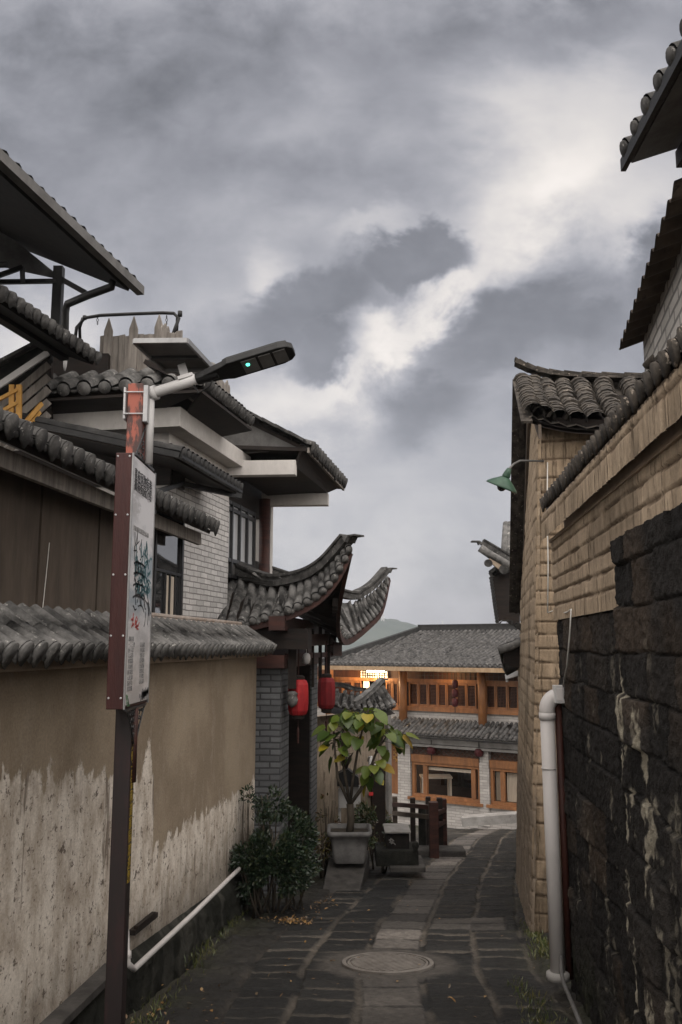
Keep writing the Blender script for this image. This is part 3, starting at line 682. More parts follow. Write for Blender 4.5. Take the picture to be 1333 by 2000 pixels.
# cantilever beams
def cant(pxw, pxe, pyw, pye, th):
    e = H2.at(pxw, pyw); d = e.y; t_ = P(pxe, pye, d-.05); e2 = Vector((t_.x, t_.y, e.z))
    q = MB(); q.beam(Vector((e.x-.1, e.y+.02, e.z)), e2, .16, th); return q
zc = H2.at(446, 915).z
b = cant(446, 579, 916, 912, .20); b.build('cantilever_beam', M['plaster_white'], wh, bevel=.006)
b = cant(525, 642, 977, 972, .19); b.build('cantilever_beam', M['plaster_white'], wh, bevel=.006)
b = MB(); s0 = P(446, 925, H2.at(446, 915).y); 
nE = P(598, 878, H2.at(446, 915).y-.12); fE = P(668, 952, H2.at(525, 975).y+.15); fE.z -= .01
nW = Vector((s0.x-.4, s0.y-.1, nE.z+.03)); fW = H2.pt(uEnd+.2, nE.z, -.4)
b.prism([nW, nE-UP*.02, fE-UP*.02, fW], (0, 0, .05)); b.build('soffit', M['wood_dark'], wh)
b = MB(); b.prism([H2.pt(uWin0, zWt-.02, -.13), H2.pt(uEnd, zWt-.02, -.13), H2.pt(uEnd, nE.z, -.13), H2.pt(uWin0, nE.z, -.13)], -H2.n*.1); b.build('upper_panel', M['wood_dark'], wh)
be0, be1 = P(577, 914, H2.at(446, 916).y-.04), P(640, 970, H2.at(525, 977).y-.06)
b = MB(); b.prism([H2.at(446, 916), be0+UP*.02, be1+UP*.06, H2.at(525, 977)+UP*.06], UP*.03); b.prism([be0+UP*.02, be1+UP*.06, fE+UP*.0-H2.n*.05, nE-H2.n*.05], -H2.n*.03); b.build('boxed_eave', M['wood_dark'], wh)
# projecting street-side roof
inward = -H2.n
upv = (inward*.80+UP*.42).normalized(); LL = 1.45
simple_roof(wh, nE+UP*.07+H2.n*.06, fE+UP*.08+H2.n*.06, upv, LL, 14, M['tile'], r=.07, tl=.2, sag=.18, deck=.05, disc='tongue', name='projecting_roof')
b = MB(); v0 = nE+UP*.10-H2.t*.06; 
for k in range(7):
    a_ = v0+upv*(LL*k/7); c_ = v0+upv*(LL*(k+1)/7+.03); b.beam(a_+UP*(.02*k/7), c_+UP*(.02*k/7+.014), .20, .035)
b.build('verge_tiles', M['tile'], wh)
b = MB(); b.prism([nE+UP*.02, nE+upv*LL+UP*.02-UP*.0, nE+upv*LL*1.0-UP*.62+inward*.1, nE+inward*.9-UP*.02], H2.t*.03); b.build('gable_panel', M['solar_back'], wh)
b = MB(); 
for k in range(22):
    a_ = lerp(nE, fE, k/21)+UP*.055+H2.n*.12; 
b.beam(nE+H2.n*.03-UP*.01, fE+H2.n*.03-UP*.01, .03, .07); b.build('eave_fascia', M['wood_grey'], wh)
# skirt roof round the terrace
zSk = zBeam+.16
kA = fpt(3.0, zSk, .62); kB = fpt(-.60, zSk, .62)
simple_roof(wh, kA, kB, (-FRn*.80+UP*.42).normalized(), .72, 15, M['tile_bright'], r=.08, tl=.24, sag=.05, deck=.05, drip=.03, name='skirt_roof')
kC = H2.pt(H2.su(492, 855, .6), zSk+.02, .60)
simple_roof(wh, kB+H2.t*.05, kC, (inward*.80+UP*.42).normalized(), .72, 15, M['tile'], r=.075, tl=.2, sag=.05, deck=.05, drip=.06, name='skirt_roof')
b = MB(); b.prism([kA-UP*.10, kB-UP*.10, fpt(0, zBeam+.02, .2), fpt(3.0, zBeam+.02, .2)], -UP*.03); b.prism([kB-UP*.1, kC-UP*.1, H2.pt(H2.u(kC), zBeam+.02, .2), H2.pt(u0, zBeam+.02, .2)], -UP*.03); b.build('soffit', M['wood_dark'], wh)
b = MB(); b.beam(kB+(-H2.n+H2.t*1.2).normalized()*.0+UP*.10, kB+(inward-FRn).normalized()*.98+UP*.50, .15, .12); b.build('hip_ridge', M['tile_bright'], wh, bevel=.02)
b = MB(); b.pbox(FR, -3.2, .10, zSk+.28, zSk+.36, -.35, -.05); b.pbox(H2, u0-.1, H2.u(kC), zSk+.28, zSk+.357, -.33, -.03); b.build('roof_ledge', M['wood_grey'], wh)
b = MB(); b.pbox(FR, -3.2, 0, zBeam-.02, zSk+.28, -.5, -.15); b.pbox(H2, u0, uEnd, zBeam-.02, zSk+.277, -.5, -.15); b.build('parapet', M['wood_dark'], wh)

# terrace picket fence
zf = zSk+.36
tf = thing('picket_fence', 'grey wooden picket fence on the roof terrace of the white house', 'fence', tuple(fpt(0, zf, -.15)), A2_)
sF0 = -FR.su(197, 700, -.18); 
b = MB(); b2 = MB(); k = 0; x_ = -.05
while x_ < sF0:
    hgt = .50+random.uniform(-.015, .015); pt_ = 0
    tall = k % 4 == 3
    b.prism([fpt(x_, zf, -.16), fpt(x_+.075, zf, -.16), fpt(x_+.075, zf+hgt, -.16), fpt(x_, zf+hgt+random.uniform(-.01, .01), -.16)], -FRn*.02)
    if tall: b2.prism([fpt(x_-.01, zf, -.135), fpt(x_+.095, zf, -.135), fpt(x_+.095, zf+.56, -.135), fpt(x_+.042, zf+.72, -.135), fpt(x_-.01, zf+.56, -.135)], -FRn*.022)
    x_ += .079; k += 1
uq = u0; k = 0; uQ1 = H2.su(452, 770, -.1)
while uq < uQ1:
    hgt = .50+random.uniform(-.03, .06)
    b.prism([H2.pt(uq, zf, -.13), H2.pt(uq+.075, zf, -.13), H2.pt(uq+.075, zf+hgt, -.13), H2.pt(uq+.037, zf+hgt+.04, -.13), H2.pt(uq, zf+hgt, -.13)], -H2.n*.02)
    uq += .079; k += 1
b.build('picket', M['wood_grey'], tf); b2.build('tall_picket', M['wood_grey'], tf)

# swing frame on the terrace
d_ = 10.6; b = MB()
b.tube([P(147, 664, d_), P(150, 640, d_), P(166, 621, d_), P(196, 616, d_), P(260, 613, d_), P(318, 611, d_), P(340, 612, d_), P(350, 622, d_), P(343, 640, d_), P(333, 668, d_)], .022, 8)
b.tube([P(157, 668, d_+.35), P(156, 640, d_+.2), P(162, 622, d_+.03)], .02, 8); b.tube([P(345, 668, d_+.35), P(346, 640, d_+.2), P(347, 620, d_+.03)], .02, 8)
b.tube([P(352, 608, d_), P(352, 618, d_)], .03, 8); b.tube([P(166, 617, d_), P(166, 624, d_)], .028, 8)
for (p0, p1) in (((147, 664), d_), ((333, 668), d_)): b.tube([P(*p0, d_), P(*p0, d_)-UP*.75], .022, 8)
for q in ((157, 668), (345, 668)): b.tube([P(*q, d_+.35), P(*q, d_+.35)-UP*.75], .02, 8)
sw = thing('swing_frame', 'black tubular swing frame standing on the roof terrace', 'swing frame', tuple(P(240, 664, d_)-UP*.75))
b.build('frame', M['black_paint'], sw, True)
for px_ in (191, 326):
    b = MB(); y0 = 615
    for k in range(3): 
        c_ = P(px_, y0+4+k*6, d_); b.tube([c_+Vector((.012*math.cos(t_*math.pi/4)*(1 if k % 2 else .2), .012*math.cos(t_*math.pi/4)*(.2 if k % 2 else 1), .022*math.sin(t_*math.pi/4))) for t_ in range(9)], .004, 5)
    b.build('hook', M['black_paint'], sw, True)

# awning over the boarded house
aw_ = Pl((-3.32, 0), (.2, 1)); q0 = aw_.at(352, 880); q1 = aw_.at(471, 968); q1.z = q0.z-.02
an = thing('tiled_awning', 'black tiled awning on steel brackets below the white house cornice', 'awning', tuple(q0), A2_)
upw = P(40, 826, q0.y+.55)-q0; upw = Vector((upw.x, upw.y*.4, upw.z)); Lw = upw.length
simple_roof(an, q0, q1, upw, Lw, 16, M['tile_black'], r=.062, tl=.22, sag=.02, deck=.04, drip=.06, name='tiles')
b = MB(); b.beam(q0-UP*.05, q1-UP*.05, .05, .05); b.beam(q0-UP*.05, q0+upw-UP*.05, .05, .06); b.build('edge_beam', M['black_paint'], an)
b = MB(); za_, zb_ = H2.at(331, 948).z, H2.at(331, 868).z; b.pbox(FR, -3.2, .05, za_, zb_, .02, .05); b.pbox(H2, u0+.01, H2.su(354, 930), za_, zb_, .02, .05); b.build('shade_board', M['wood_dark'], an)  # dark board added to stand in for the awning's deep shaded underside
b = MB(); m_ = H2.at(356, 945, .05); b.beam(m_, P(470, 969, m_.y+.9), .05, .06); b.beam(H2.at(300, 962, .4), m_, .04, .045); b.build('bracket', M['black_paint'], an)
# ------------------------------------------------------------------ street lamp with its sign box
LX0, LX1, LY0, LY1 = -1.266, -1.172, 5.0, 5.10
lp = thing('street_lamp', 'rusty red steel lamp post with tall sign box, white arm and small solar panel', 'street lamp', (-1.22, 5.05, 0))
zTop = P(262, 748, 5.0).z; zg = ground_z(5.05)
b = MB(); b.box(LX0, LX1, LY0, LY1, zg-.15, zTop); b.build('post', M['pole_red'], lp, bevel=.006)
b = MB(); b.box(-1.40, -1.04, 4.87, 5.23, zg-.1, zg+.02); b.build('base_plate', M['dark_metal'], lp, bevel=.01)
sz1 = P(240, 884, 4.76).z; sz0 = P(222, 1386, 4.76).z; SX0, SX1, SY0, SY1 = -1.258, -1.166, 4.76, 5.35
b = MB(); b.box(SX0, SX1, SY0, SY1, sz0, sz1); sb = b.build('sign_box', M['box_red'], lp, bevel=.004)
for z_ in np.linspace(sz0+.06, sz1-.02, 5):
    for x_ in (SX0+.012, SX1-.014): MB().lathe((x_, SY0+.002, z_), [(.006, 0), (.006, .005), (.002, .007)], 8, (0, -1, 0)).build('rivet', M['grey_metal'], sb)
b = MB(); b.box(SX1+.001, SX1+.006, SY0+.004, SY1-.004, sz0+.02, sz1-.012); sp_ = b.build('sign_panel', M['sign_print'], sb)
for y0_, y1_ in ((SY0-.002, SY0+.010), (SY1-.010, SY1+.002)): MB().box(SX1, SX1+.009, y0_, y1_, sz0, sz1).build('sign_trim', M['aluminium'], sb)
def sign_text(txt, y, z, size, mat, name='lettering', vertical=False, x=None, sx=1):
    cu = bpy.data.curves.new('t', 'FONT'); cu.body = txt; cu.size = size; cu.extrude = .0006; cu.space_line = .95
    ob = bpy.data.objects.new('t', cu); COL.objects.link(ob)
    dg = bpy.context.evaluated_depsgraph_get(); me = bpy.data.meshes.new_from_object(ob.evaluated_get(dg))
    X_ = x if x is not None else SX1+.0075
    Mx = Matrix(((0, 0, 1, X_), (sx, 0, 0, y), (0, 1, 0, z), (0, 0, 0, 1)))
    me.transform(wm(lp).inverted() @ Mx)
    bpy.data.objects.remove(ob); me.name = name; me.materials.clear(); me.materials.append(mat)
    o = bpy.data.objects.new(name, me); COL.objects.link(o); o.parent = sb if x is None else lp
    return o
# sub-part limit: the print sits on the panel as one joined mesh per ink
def ink_mesh(name, mat, parts):
    me = MB()
    for kind, a_ in parts:
        if kind == 'stroke':
            pts, w_ = a_
            for p0, p1 in zip(pts[:-1], pts[1:]):
                p0 = Vector((SX1+.0072, p0[0], p0[1])); p1 = Vector((SX1+.0072, p1[0], p1[1])); t_ = (p1-p0)
                if t_.length < 1e-6: continue
                s_ = t_.normalized().cross(Vector((1, 0, 0)))*w_/2; me.prism([p0-s_, p1-s_, p1+s_, p0+s_], (.0007, 0, 0))
    return me
rs = random.Random(5)
def ink_strokes(n, y0, y1, z0, z1, L, w_, ang=None):
    out = []
    for _ in range(n):
        y = rs.uniform(y0, y1); z = rs.uniform(z0, z1); a_ = rs.choice([0, 1.57, .7, 2.3]) if ang is None else ang+rs.uniform(-.5, .5)
        pts = [(y, z)]
        for k in range(4):
            a_ += rs.uniform(-.5, .5); y += math.cos(a_)*L/4; z += math.sin(a_)*L/4; pts.append((min(max(y, SY0+.02), SY1-.02), z))
        out.append(('stroke', (pts, w_)))
    return out
def zpx(py): return P(270, py, 5.0).z
tw = []     # painted pavilion and pine, done as brush strokes
for k in range(4): tw.append(('stroke', ([(4.92+.05*k, zpx(1100)), (4.92+.05*k, zpx(1165))], .008)))
for z_ in (1100, 1120, 1142, 1165): tw.append(('stroke', ([(4.86, zpx(z_)-.012), (4.92, zpx(z_)), (5.07, zpx(z_)), (5.13, zpx(z_)-.012)], .012)))
tw += ink_strokes(26, 4.84, 5.1, zpx(1185), zpx(1062), .09, .007)+ink_strokes(10, 5.1, 5.28, zpx(1200), zpx(1150), .10, .006, -1.2)
b = ink_mesh('n', None, tw); b.build('brush_drawing', M['ink'], sb)
b = ink_mesh('n', None, ink_strokes(70, 4.9, 5.25, zpx(1165), zpx(1072), .08, .012)); b.build('brush_drawing', M['ink_teal'], sb)
b = ink_mesh('n', None, ink_strokes(14, 4.84, 5.0, zpx(1228), zpx(1212), .05, .010, .3)); b.build('brush_drawing', M['ink_red'], sb)
b = ink_mesh('n', None, ink_strokes(10, 4.80, 4.86, zpx(1378), zpx(1362), .03, .010)); b.build('brush_drawing', M['ink_green'], sb)
b = ink_mesh('n', None, ink_strokes(22, 5.1, 5.32, zpx(1368), zpx(1352), .06, .022, .2)); b.build('brush_drawing', M['ink_grey'], sb)
def cjk(txt, y, z, size, mat): 
    o = sign_text(txt, y, z, size, mat); o.parent = sb; return o
try:
    cjk('喜府风物街巷', 4.80, zpx(946), .075, M['ink']); cjk('壽府街园介绍', 4.80, zpx(966), .075, M['ink'])
    cjk('古镇老街民居院落文化长廊', 4.82, zpx(1042), .032, M['ink_grey'])
    lines1 = ['和顺古镇', '一 二 三 四', '侨乡人家', '火山石巷', '老宅院落', '月台双虹', '图书楼馆', '元龙古阁', '洗衣亭台', '文昌宫殿']
    for i, t_ in enumerate(lines1): cjk(t_, 4.80, zpx(1252+10.5*i), .03, M['ink_grey'])
    lines2 = ['总兵府第', '中天寺院', '弯楼子居', '陷河湿地', '三元宫庙', '龙潭水景', '千手观音', '石头古寨']
    for i, t_ in enumerate(lines2): cjk(t_, 5.08, zpx(1263+10.5*i), .03, M['ink_grey'])
    yt = sign_text('\n'.join('文明古镇和谐家园欢迎您'), LY0+.012, P(258, 1462, 5.05).z, .075, M['paint_yellow'], x=LX1+.001)
except Exception as ex: print('text failed', ex)
# scroll brackets above and below the panel, with the rods
tubex = SX1+.0-.0; ymid = 5.06
b = MB()
def scrolls(sign_, z0):
    for side in (-1, 1):
        for i in range(4):
            for j in range(4-i):
                y = ymid+side*(.045+.045*j); z = z0+sign_*(.025+.042*i)
                r = .017; st_ = rs.uniform(0, 6)
                b.tube([(SX1+.0, y+r*(1-.12*k)*math.cos(st_+k*.8), z+r*(1-.12*k)*math.sin(st_+k*.8)) for k in range(8)], .0038, 4)
        b.tube([(SX1, ymid+side*.22, z0), (SX1, ymid+side*.10, z0+sign_*.11), (SX1, ymid+side*.025, z0+sign_*.20)], .005, 5)
    b.beam((SX1, SY0+.06, z0), (SX1, SY1-.05, z0), .014, .014)
scrolls(1, sz1+.008); b.build('scroll_bracket', M['dark_metal'], lp); b = MB(); scrolls(-1, sz0-.008); b.build('scroll_bracket', M['dark_metal'], lp)
ztb = P(284, 905, 5.05).z; zta = P(287, 768, 5.05).z; tx = SX1+.024
b = MB(); b.tube([(tx, ymid, ztb), (tx, ymid, zta+.03)], .024, 12); b.build('arm_tube', M['white_paint'], lp, True)
b = MB(); b.tube([(SX1-.003, ymid, sz0-.01), (SX1-.003, ymid, sz0-.42)], .018, 10); b.build('lower_rod', M['wood_red'], lp, True)
# clamp
zc0, zc1 = P(262, 812, 5.0).z, P(262, 757, 5.0).z
b = MB(); b.box(LX0-.022, LX0-.010, LY0-.01, LY1+.01, zc0-.02, zc1); b.box(LX1+.004, LX1+.03, LY0-.02, LY1+.02, zc0-.04, zc1+.01)
for z_ in (zc0+.01, zc1-.03):
    b.tube([(LX0-.02, LY0-.012, z_), (LX1+.02, LY0-.012, z_)], .005, 6); b.tube([(LX0-.02, LY1+.012, z_), (LX1+.02, LY1+.012, z_)], .005, 6)
b.build('clamp', M['grey_metal'], lp, bevel=.003)
a0 = Vector((tx+.005, ymid, zta)); a1 = P(398, 736, 4.98); hd = P(574, 682, 4.90)
b = MB(); b.tube([a0-Vector((.01, 0, .004)), a0, lerp(a0, a1, .5), a1], [.03, .033, .033, .031], 14); b.tube([lerp(a0, a1, -.02), lerp(a0, a1, .10)], .045, 12); b.build('arm', M['white_paint'], lp, True)
ax = (hd-a1).normalized(); sd2 = Vector((0, 1, 0)); sd2 = (sd2-ax*sd2.dot(ax)).normalized(); nn = ax.cross(sd2).normalized()
nn = nn if nn.z > 0 else -nn
rl = rad(22); sd3 = sd2*math.cos(rl)-nn*math.sin(rl); n3_ = nn*math.cos(rl)+sd2*math.sin(rl)
L_ = (hd-a1).length
def hp(t, s_, h): return a1+ax*(t*L_)+sd3*s_+n3_*h
b = MB(); wd = .075
prof = [(.0, .030), (.06, .04), (.24, .062), (.30, wd), (.86, wd), (.95, .062), (1.0, .035)]
bot = [hp(t, -w_, -.022) for t, w_ in prof]+[hp(t, w_, -.022) for t, w_ in prof[::-1]]
b.prism(bot, n3_*.045); 
b.prism([hp(t, -w_*.8, .022) for t, w_ in prof[2:6]]+[hp(t, w_*.8, .022) for t, w_ in prof[2:6][::-1]], n3_*.022)
b.tube([hp(-.08, 0, 0), hp(.16, 0, 0)], .036, 12)
hdm = b.build('lamp_head', M['black_paint'], lp, bevel=.006)
for t0, t1 in ((.44, .60), (.63, .76), (.79, .92)): MB().prism([hp(t0, -.055, -.0225), hp(t1, -.055, -.0225), hp(t1, .055, -.0225), hp(t0, .055, -.0225)], -n3_*.004).build('led_panel', M['solar_back'], hdm)
b = MB(); b.lathe(hp(.50, -.02, -.027), [(.012, 0), (.012, .003), (.004, .005)], 10, -n3_); b.build('led', M['led_green'], hdm)
b = MB(); c0_ = lerp(a0, a1, .82)
b.tube([c0_-UP*.03, c0_-UP*.09+ax*.03, c0_-UP*.07+ax*.10, a1-UP*.03+ax*.06], .006, 6); b.build('cable', M['black_paint'], lp, True)
# solar panel on its bracket
s1, s2, s3, s4 = P(262, 665, 4.86), P(366, 664, 4.84), P(418, 720, 5.24), P(322, 721, 5.26)
pn = (s2-s1).cross(s4-s1).normalized(); pn = pn if pn.z > 0 else -pn
b = MB(); b.prism([s1, s2, s3, s4], pn*.012); sp = b.build('solar_panel', M['solar_back'], lp)
b = MB()
for p0, p1 in ((s1, s2), (s2, s3), (s3, s4), (s4, s1)): b.beam(p0-pn*.004, p1-pn*.004, .016, .03, pn)
b.build('panel_frame', M['aluminium'], sp)
b = MB(); mid = (s1+s2+s3+s4)/4; b.beam(lerp(s1, s4, .55)-pn*.01, lerp(s2, s3, .55)-pn*.01, .03, .02, pn); b.build('panel_rail', M['dark_metal'], sp)
b = MB(); bs_ = lerp(a0, a1, .66); b.beam(bs_+UP*.02, lerp(mid, lerp(s3, s4, .5), .45)-pn*.02, .05, .012, Vector((0, 1, 0))); b.beam(bs_-ax*.04+UP*.03, bs_+ax*.05+UP*.03, .07, .02); b.build('panel_bracket', M['white_paint'], lp)

# ------------------------------------------------------------------ upper-left tiled canopies on the roof terrace
cz_ = P(264, 556, 9.6); 
c1v = thing('roof_canopy', 'high dark tiled roof canopy on a steel post with a grey gutter along its eave', 'canopy', (cz_.x, cz_.y, CZ), A2_)
T2 = H2.t; e1 = cz_; e0 = Vector(cz_)-T2*5.2
upc = (-H2.n*.90+UP*.42).normalized()
simple_roof(c1v, e0, e1, upc, 3.2, 26, M['tile_black'], r=.075, tl=.24, sag=.0, deck=.05, drip=0, deck_mat=M['cloth_dark'], name='canopy_tiles')
b = MB(); b.beam(e0-UP*.07+H2.n*.06, e1-UP*.07+H2.n*.06+T2*.03, .09, .10); gt = b.build('gutter', M['solar_back'], c1v)
b = MB(); gpt = P(222, 548, e1.y-.55)
pp = [P(221, 545, 9.4), P(219, 560, 9.4), P(172, 577, 9.6), P(132, 594, 9.8), P(128, 610, 9.8), P(126, 720, 9.8)]
b.tube(pp, .045, 8); b.build('downpipe', M['black_paint'], c1v, True)
b = MB(); q_ = P(115, 545, 9.9); b.box(q_.x-.055, q_.x+.055, q_.y-.05, q_.y+.05, P(115, 740, 9.9).z, q_.z+.15); b.build('post', M['black_paint'], c1v)
b = MB(); b.beam(P(-80, 552, 9.2), P(116, 549, 9.9), .05, .05); b.beam(P(-80, 566, 9.2), P(44, 522, 9.5), .05, .05); b.beam(P(44, 522, 9.5), P(45, 552, 9.5), .045, .045); b.beam(P(168, 572, 9.8), P(116, 543, 9.9), .05, .06)
b.tube([P(-20, 518, 9), P(14, 517, 9)], .035, 8); b.build('truss', M['black_paint'], c1v)
# corrugated inner sheet
b = MB(); rows = []
for i in range(49):
    t_ = i/48; w_ = .02*math.sin(t_*24*math.pi)
    a_ = lerp(P(-60, 400, 9.2), P(-60, 505, 9.4), t_); c_ = lerp(P(116, 540, 9.95), P(117, 545, 9.97), t_)
    rows.append([a_+UP*w_, lerp(a_, c_, .5)+UP*w_, c_+UP*w_*.3])
b.grid(rows); b.build('corrugated_sheet', M['corrugated'], c1v)

lo_e = P(194, 700, 9.0); c2v = thing('lower_canopy', 'lower tiled canopy eave sloping past the steel post, dark underneath', 'canopy', (lo_e.x, lo_e.y, CZ), A2_)
e1 = lo_e; e0 = lo_e-T2*4.6
simple_roof(c2v, e0, e1, (-H2.n*.92+UP*.36).normalized(), .62, 34, M['tile'], r=.055, tl=.22, sag=.0, deck=.04, drip=.05, deck_mat=M['cloth_dark'], name='canopy_tiles', disc='tongue')
b = MB(); b.beam(e0-H2.n*.45+UP*.05, e1-H2.n*.40+UP*.05, .10, .10); b.build('beam', M['black_paint'], c2v)
b = MB(); q_ = P(118, 720, 9.7); b.box(q_.x-.25, q_.x+.55, q_.y, q_.y+.1, P(118, 790, 9.7).z, P(118, 690, 9.7).z); b.build('back_wall', M['wood_dark'], c2v)
b = MB(); b.lathe(P(127, 724, 9.5), [(.008, 0), (.02, .05), (.028, .22)], 8); b.build('spout', M['white_paint'], c2v, True)

# covered outside stair at the far left
st = thing('roof_stair', 'covered outside stair with white sloping rail, grey boards and yellow wooden rails', 'stair', tuple(P(40, 800, 8.6)), A2_)
dS = 8.7
b = MB(); b.prism([P(-60, 748, dS), P(78, 672, dS+.3), P(98, 682, dS+.3), P(98, 700, dS+.3), P(-60, 800, dS)], (0, .12, 0)); b.build('stair_roof', M['tile_black'], st)
b = MB(); b.beam(P(-60, 742, dS-.1), P(76, 670, dS+.2), .3, .03); b.build('roof_edge', M['tile'], st)
b = MB(); b.beam(P(-60, 792, dS-.15), P(94, 689, dS+.1), .05, .06); b.build('white_rail', M['white_paint'], st)
b = MB()
for k in range(5): b.beam(P(-40, 826+k*26, dS+.05), P(96, 712+k*24, dS+.3), .03, .075)
b.build('board', M['wood_grey'], st)
b = MB()
for px_ in (24, 38): b.beam(P(px_, 752, dS-.1), P(px_-1, 838, dS-.1), .04, .05)
b.build('yellow_post', M['wood_yellow'], st)
b = MB()
for k in range(4): b.beam(P(-40, 800+k*26, dS-.12), P(34, 762+k*25, dS-.12), .03, .035)
b.beam(P(38, 838, dS-.12), P(82, 788, dS+.1), .03, .04); b.beam(P(42, 850, dS-.12), P(78, 805, dS+.1), .03, .035); b.build('yellow_rail', M['wood_yellow'], st)
b = MB(); b.prism([P(-60, 780, dS+.35), P(100, 690, dS+.55), P(100, 830, dS+.55), P(-60, 860, dS+.35)], (0, .08, 0)); b.build('back_wall', M['wood_dark'], st)

# ------------------------------------------------------------------ gatehouse
GA = Pl((P(548, 1450, 11.0).x, 11.0), (HS, 1))
gt = thing('gatehouse', 'old Chinese courtyard gatehouse with grey brick pier and upturned tiled roof corners', 'gatehouse', (GA.p.x, GA.p.y, 0), GA.ang())
zp = P(520, 1305, 11).z; xl = P(496, 1450, 11).x
b = MB(); b.pbox(GA, 0, .55, -2.2, zp, xl-GA.p.x, 0); b.build('brick_pier', M['brick_grey'], gt)
b = MB(); b.pbox(GA, 2.35, 2.9, -2.6, zp, -.45, 0); b.build('brick_pier', M['brick_grey'], gt)
b = MB(); b.pbox(GA, .55, 2.35, -2.4, zp-.1, -.62, -.55); dr = b.build('door', M['wood_dark'], gt)
b = MB()
for k in (0, .86, 1.72): b.pbox(GA, .57+k, .65+k, -2.3, zp-.1, -.55, -.50)
for z_ in (-1.2, -.4, .3): b.pbox(GA, .57, 2.33, z_, z_+.07, -.55, -.515)
b.build('door_frame', M['wood_red'], dr)
b = MB(); b.pbox(GA, .552, .60, -2.3, zp, -.5, -.02); b.pbox(GA, 2.29, 2.348, -2.3, zp, -.5, -.02); b.build('door_jamb', M['wood_dark'], gt)
zl = P(560, 1282, 11).z
b = MB(); b.pbox(GA, -.12, 3.0, zp+.002, zp+.16, -.45, .06); b.pbox(GA, -.12, 3.0, zl, zl+.2, -.36, -.1); b.pbox(GA, -.3, 3.1, P(560, 1232, 11).z, P(560, 1205, 11).z, -.1, .10); b.build('lintel', M['wood_red'], gt)
b = MB(); x0_ = P(455, 1300, 10.95).x-GA.p.x
b.pbox(GA, -.08, .35, zp+.02, P(500, 1270, 11).z, x0_, -.40); b.build('corbel_block', M['concrete_grey'], gt)
b = MB(); b.pbox(GA, -.10, .2, P(500, 1268, 11).z, P(500, 1228, 11).z, x0_-.2, .35); b.build('tie_beam', M['wood_dark'], gt)
def V(x, d, zr): return Vector((x, d, CZ+zr))
E1p = [P(422, 1226, 10.95), P(487, 1213, 10.85), P(560, 1192, 10.75), P(618, 1163, 10.68), P(656, 1122, 10.64), P(684, 1066, 10.62)]
R1p = [P(446, 1116, 12.4), P(490, 1138, 12.1), P(535, 1149, 11.75), P(580, 1143, 11.4), P(612, 1132, 11.15), P(640, 1113, 10.95), P(663, 1088, 10.78), P(684, 1062, 10.64)]
E1 = lambda u: curve(E1p, u)
R1 = lambda u: curve(R1p, u)
E2p = [E1p[-1], V(-.02, 11.35, .62), V(-.03, 12.3, .24), V(.10, 13.3, .13), V(.43, 14.2, .37), V(.69, 14.9, .66), V(.85, 15.4, 1.24)]
B_ = E2p[-1]; X2 = V(-1.25, 13.6, 1.08)
R2p = [R1p[-1], R1p[4], R1p[0], X2, P(672, 1172, 14.5), P(705, 1168, 14.9), P(732, 1150, 15.15), P(758, 1120, 15.38)]
E2 = lambda u: curve(E2p, u)
R2 = lambda u: curve(R2p, u)
c, p = MB(), MB(); tiles(c, p, E1, R1, 16, r=.056, tl=.28, sag=.22, drip=.05, jit=.002)
tiles(c, p, E2, R2, 28, r=.056, tl=.28, sag=.20, drip=.05, jit=.002)
k = len(c.v); c.v += p.v; c.f += [tuple(i+k for i in f) for f in p.f]; c.mi += [0]*len(p.f)
rf = c.build('tiled_roof', M['tile_bright'], gt, True)
b = MB()
for E_, R_ in ((E1, R1), (E2, R2)):
    nn_ = 24; rowsA = [[lerp(E_(i/nn_), R_(i/nn_), j/4)-UP*(.085+.10*(j/4)*(1-j/4)) for i in range(nn_+1)] for j in range(5)]
    b.grid(rowsA)
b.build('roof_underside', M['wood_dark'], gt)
b = MB()
for E_ in (E1, E2):
    for i in range(24):
        a_, c_ = E_(i/24), E_((i+1)/24); b.beam(a_-UP*.085+Vector((0, .03, 0)), c_-UP*.085+Vector((0, .03, 0)), .05, .085)
b.build('eave_fascia', M['wood_red'], gt)
def ridge(pts, w0, h0, tip, mat, parent, n=18, name='hip_ridge'):
    q = MB(); f = lambda t: curve(pts, t)
    for lay, (w_, dz_, h_) in enumerate(((w0, .03, h0), (w0*.75, .03+h0*.9, h0*.6), (w0*1.05, .03+h0*1.5, h0*.45))):
        sec = []
        for i in range(n+1):
            t_ = i/n; c_ = f(t_); tg_ = (f(min(1, t_+.02))-f(max(0, t_-.02))).normalized(); s_ = tg_.cross(UP).normalized(); k_ = 1-.18*t_
            u_ = s_.cross(tg_); sec.append([c_-s_*w_*k_/2+u_*dz_*k_, c_+s_*w_*k_/2+u_*dz_*k_, c_+s_*w_*k_/2+u_*(dz_+h_)*k_, c_-s_*w_*k_/2+u_*(dz_+h_)*k_])
        q.grid([s__+[s__[0]] for s__ in sec]); q.add(sec[-1], [(0, 1, 2, 3)]); q.add(sec[0], [(3, 2, 1, 0)])
    e_ = f(1); tg_ = (f(1)-f(.96)).normalized(); q.beam(e_+UP*.02, e_+tg_*tip+UP*.05, w0*.7, .05); q.beam(e_+tg_*tip*.9+UP*.055, e_+tg_*tip*.9+UP*.055+Vector((tg_.x, tg_.y, 0)).normalized()*.12, w0*.9, .022)
    return q.build(name, mat, parent)
ridge([v for v in R1p], .19, .085, .06, M['tile'], gt)
ridge([R2p[3], R2p[4], R2p[5], R2p[6], R2p[7]], .17, .075, .06, M['tile'], gt)
ridge([R1p[0], lerp(R1p[0], X2, .5), X2], .16, .10, .01, M['tile'], gt, 6, 'main_ridge')
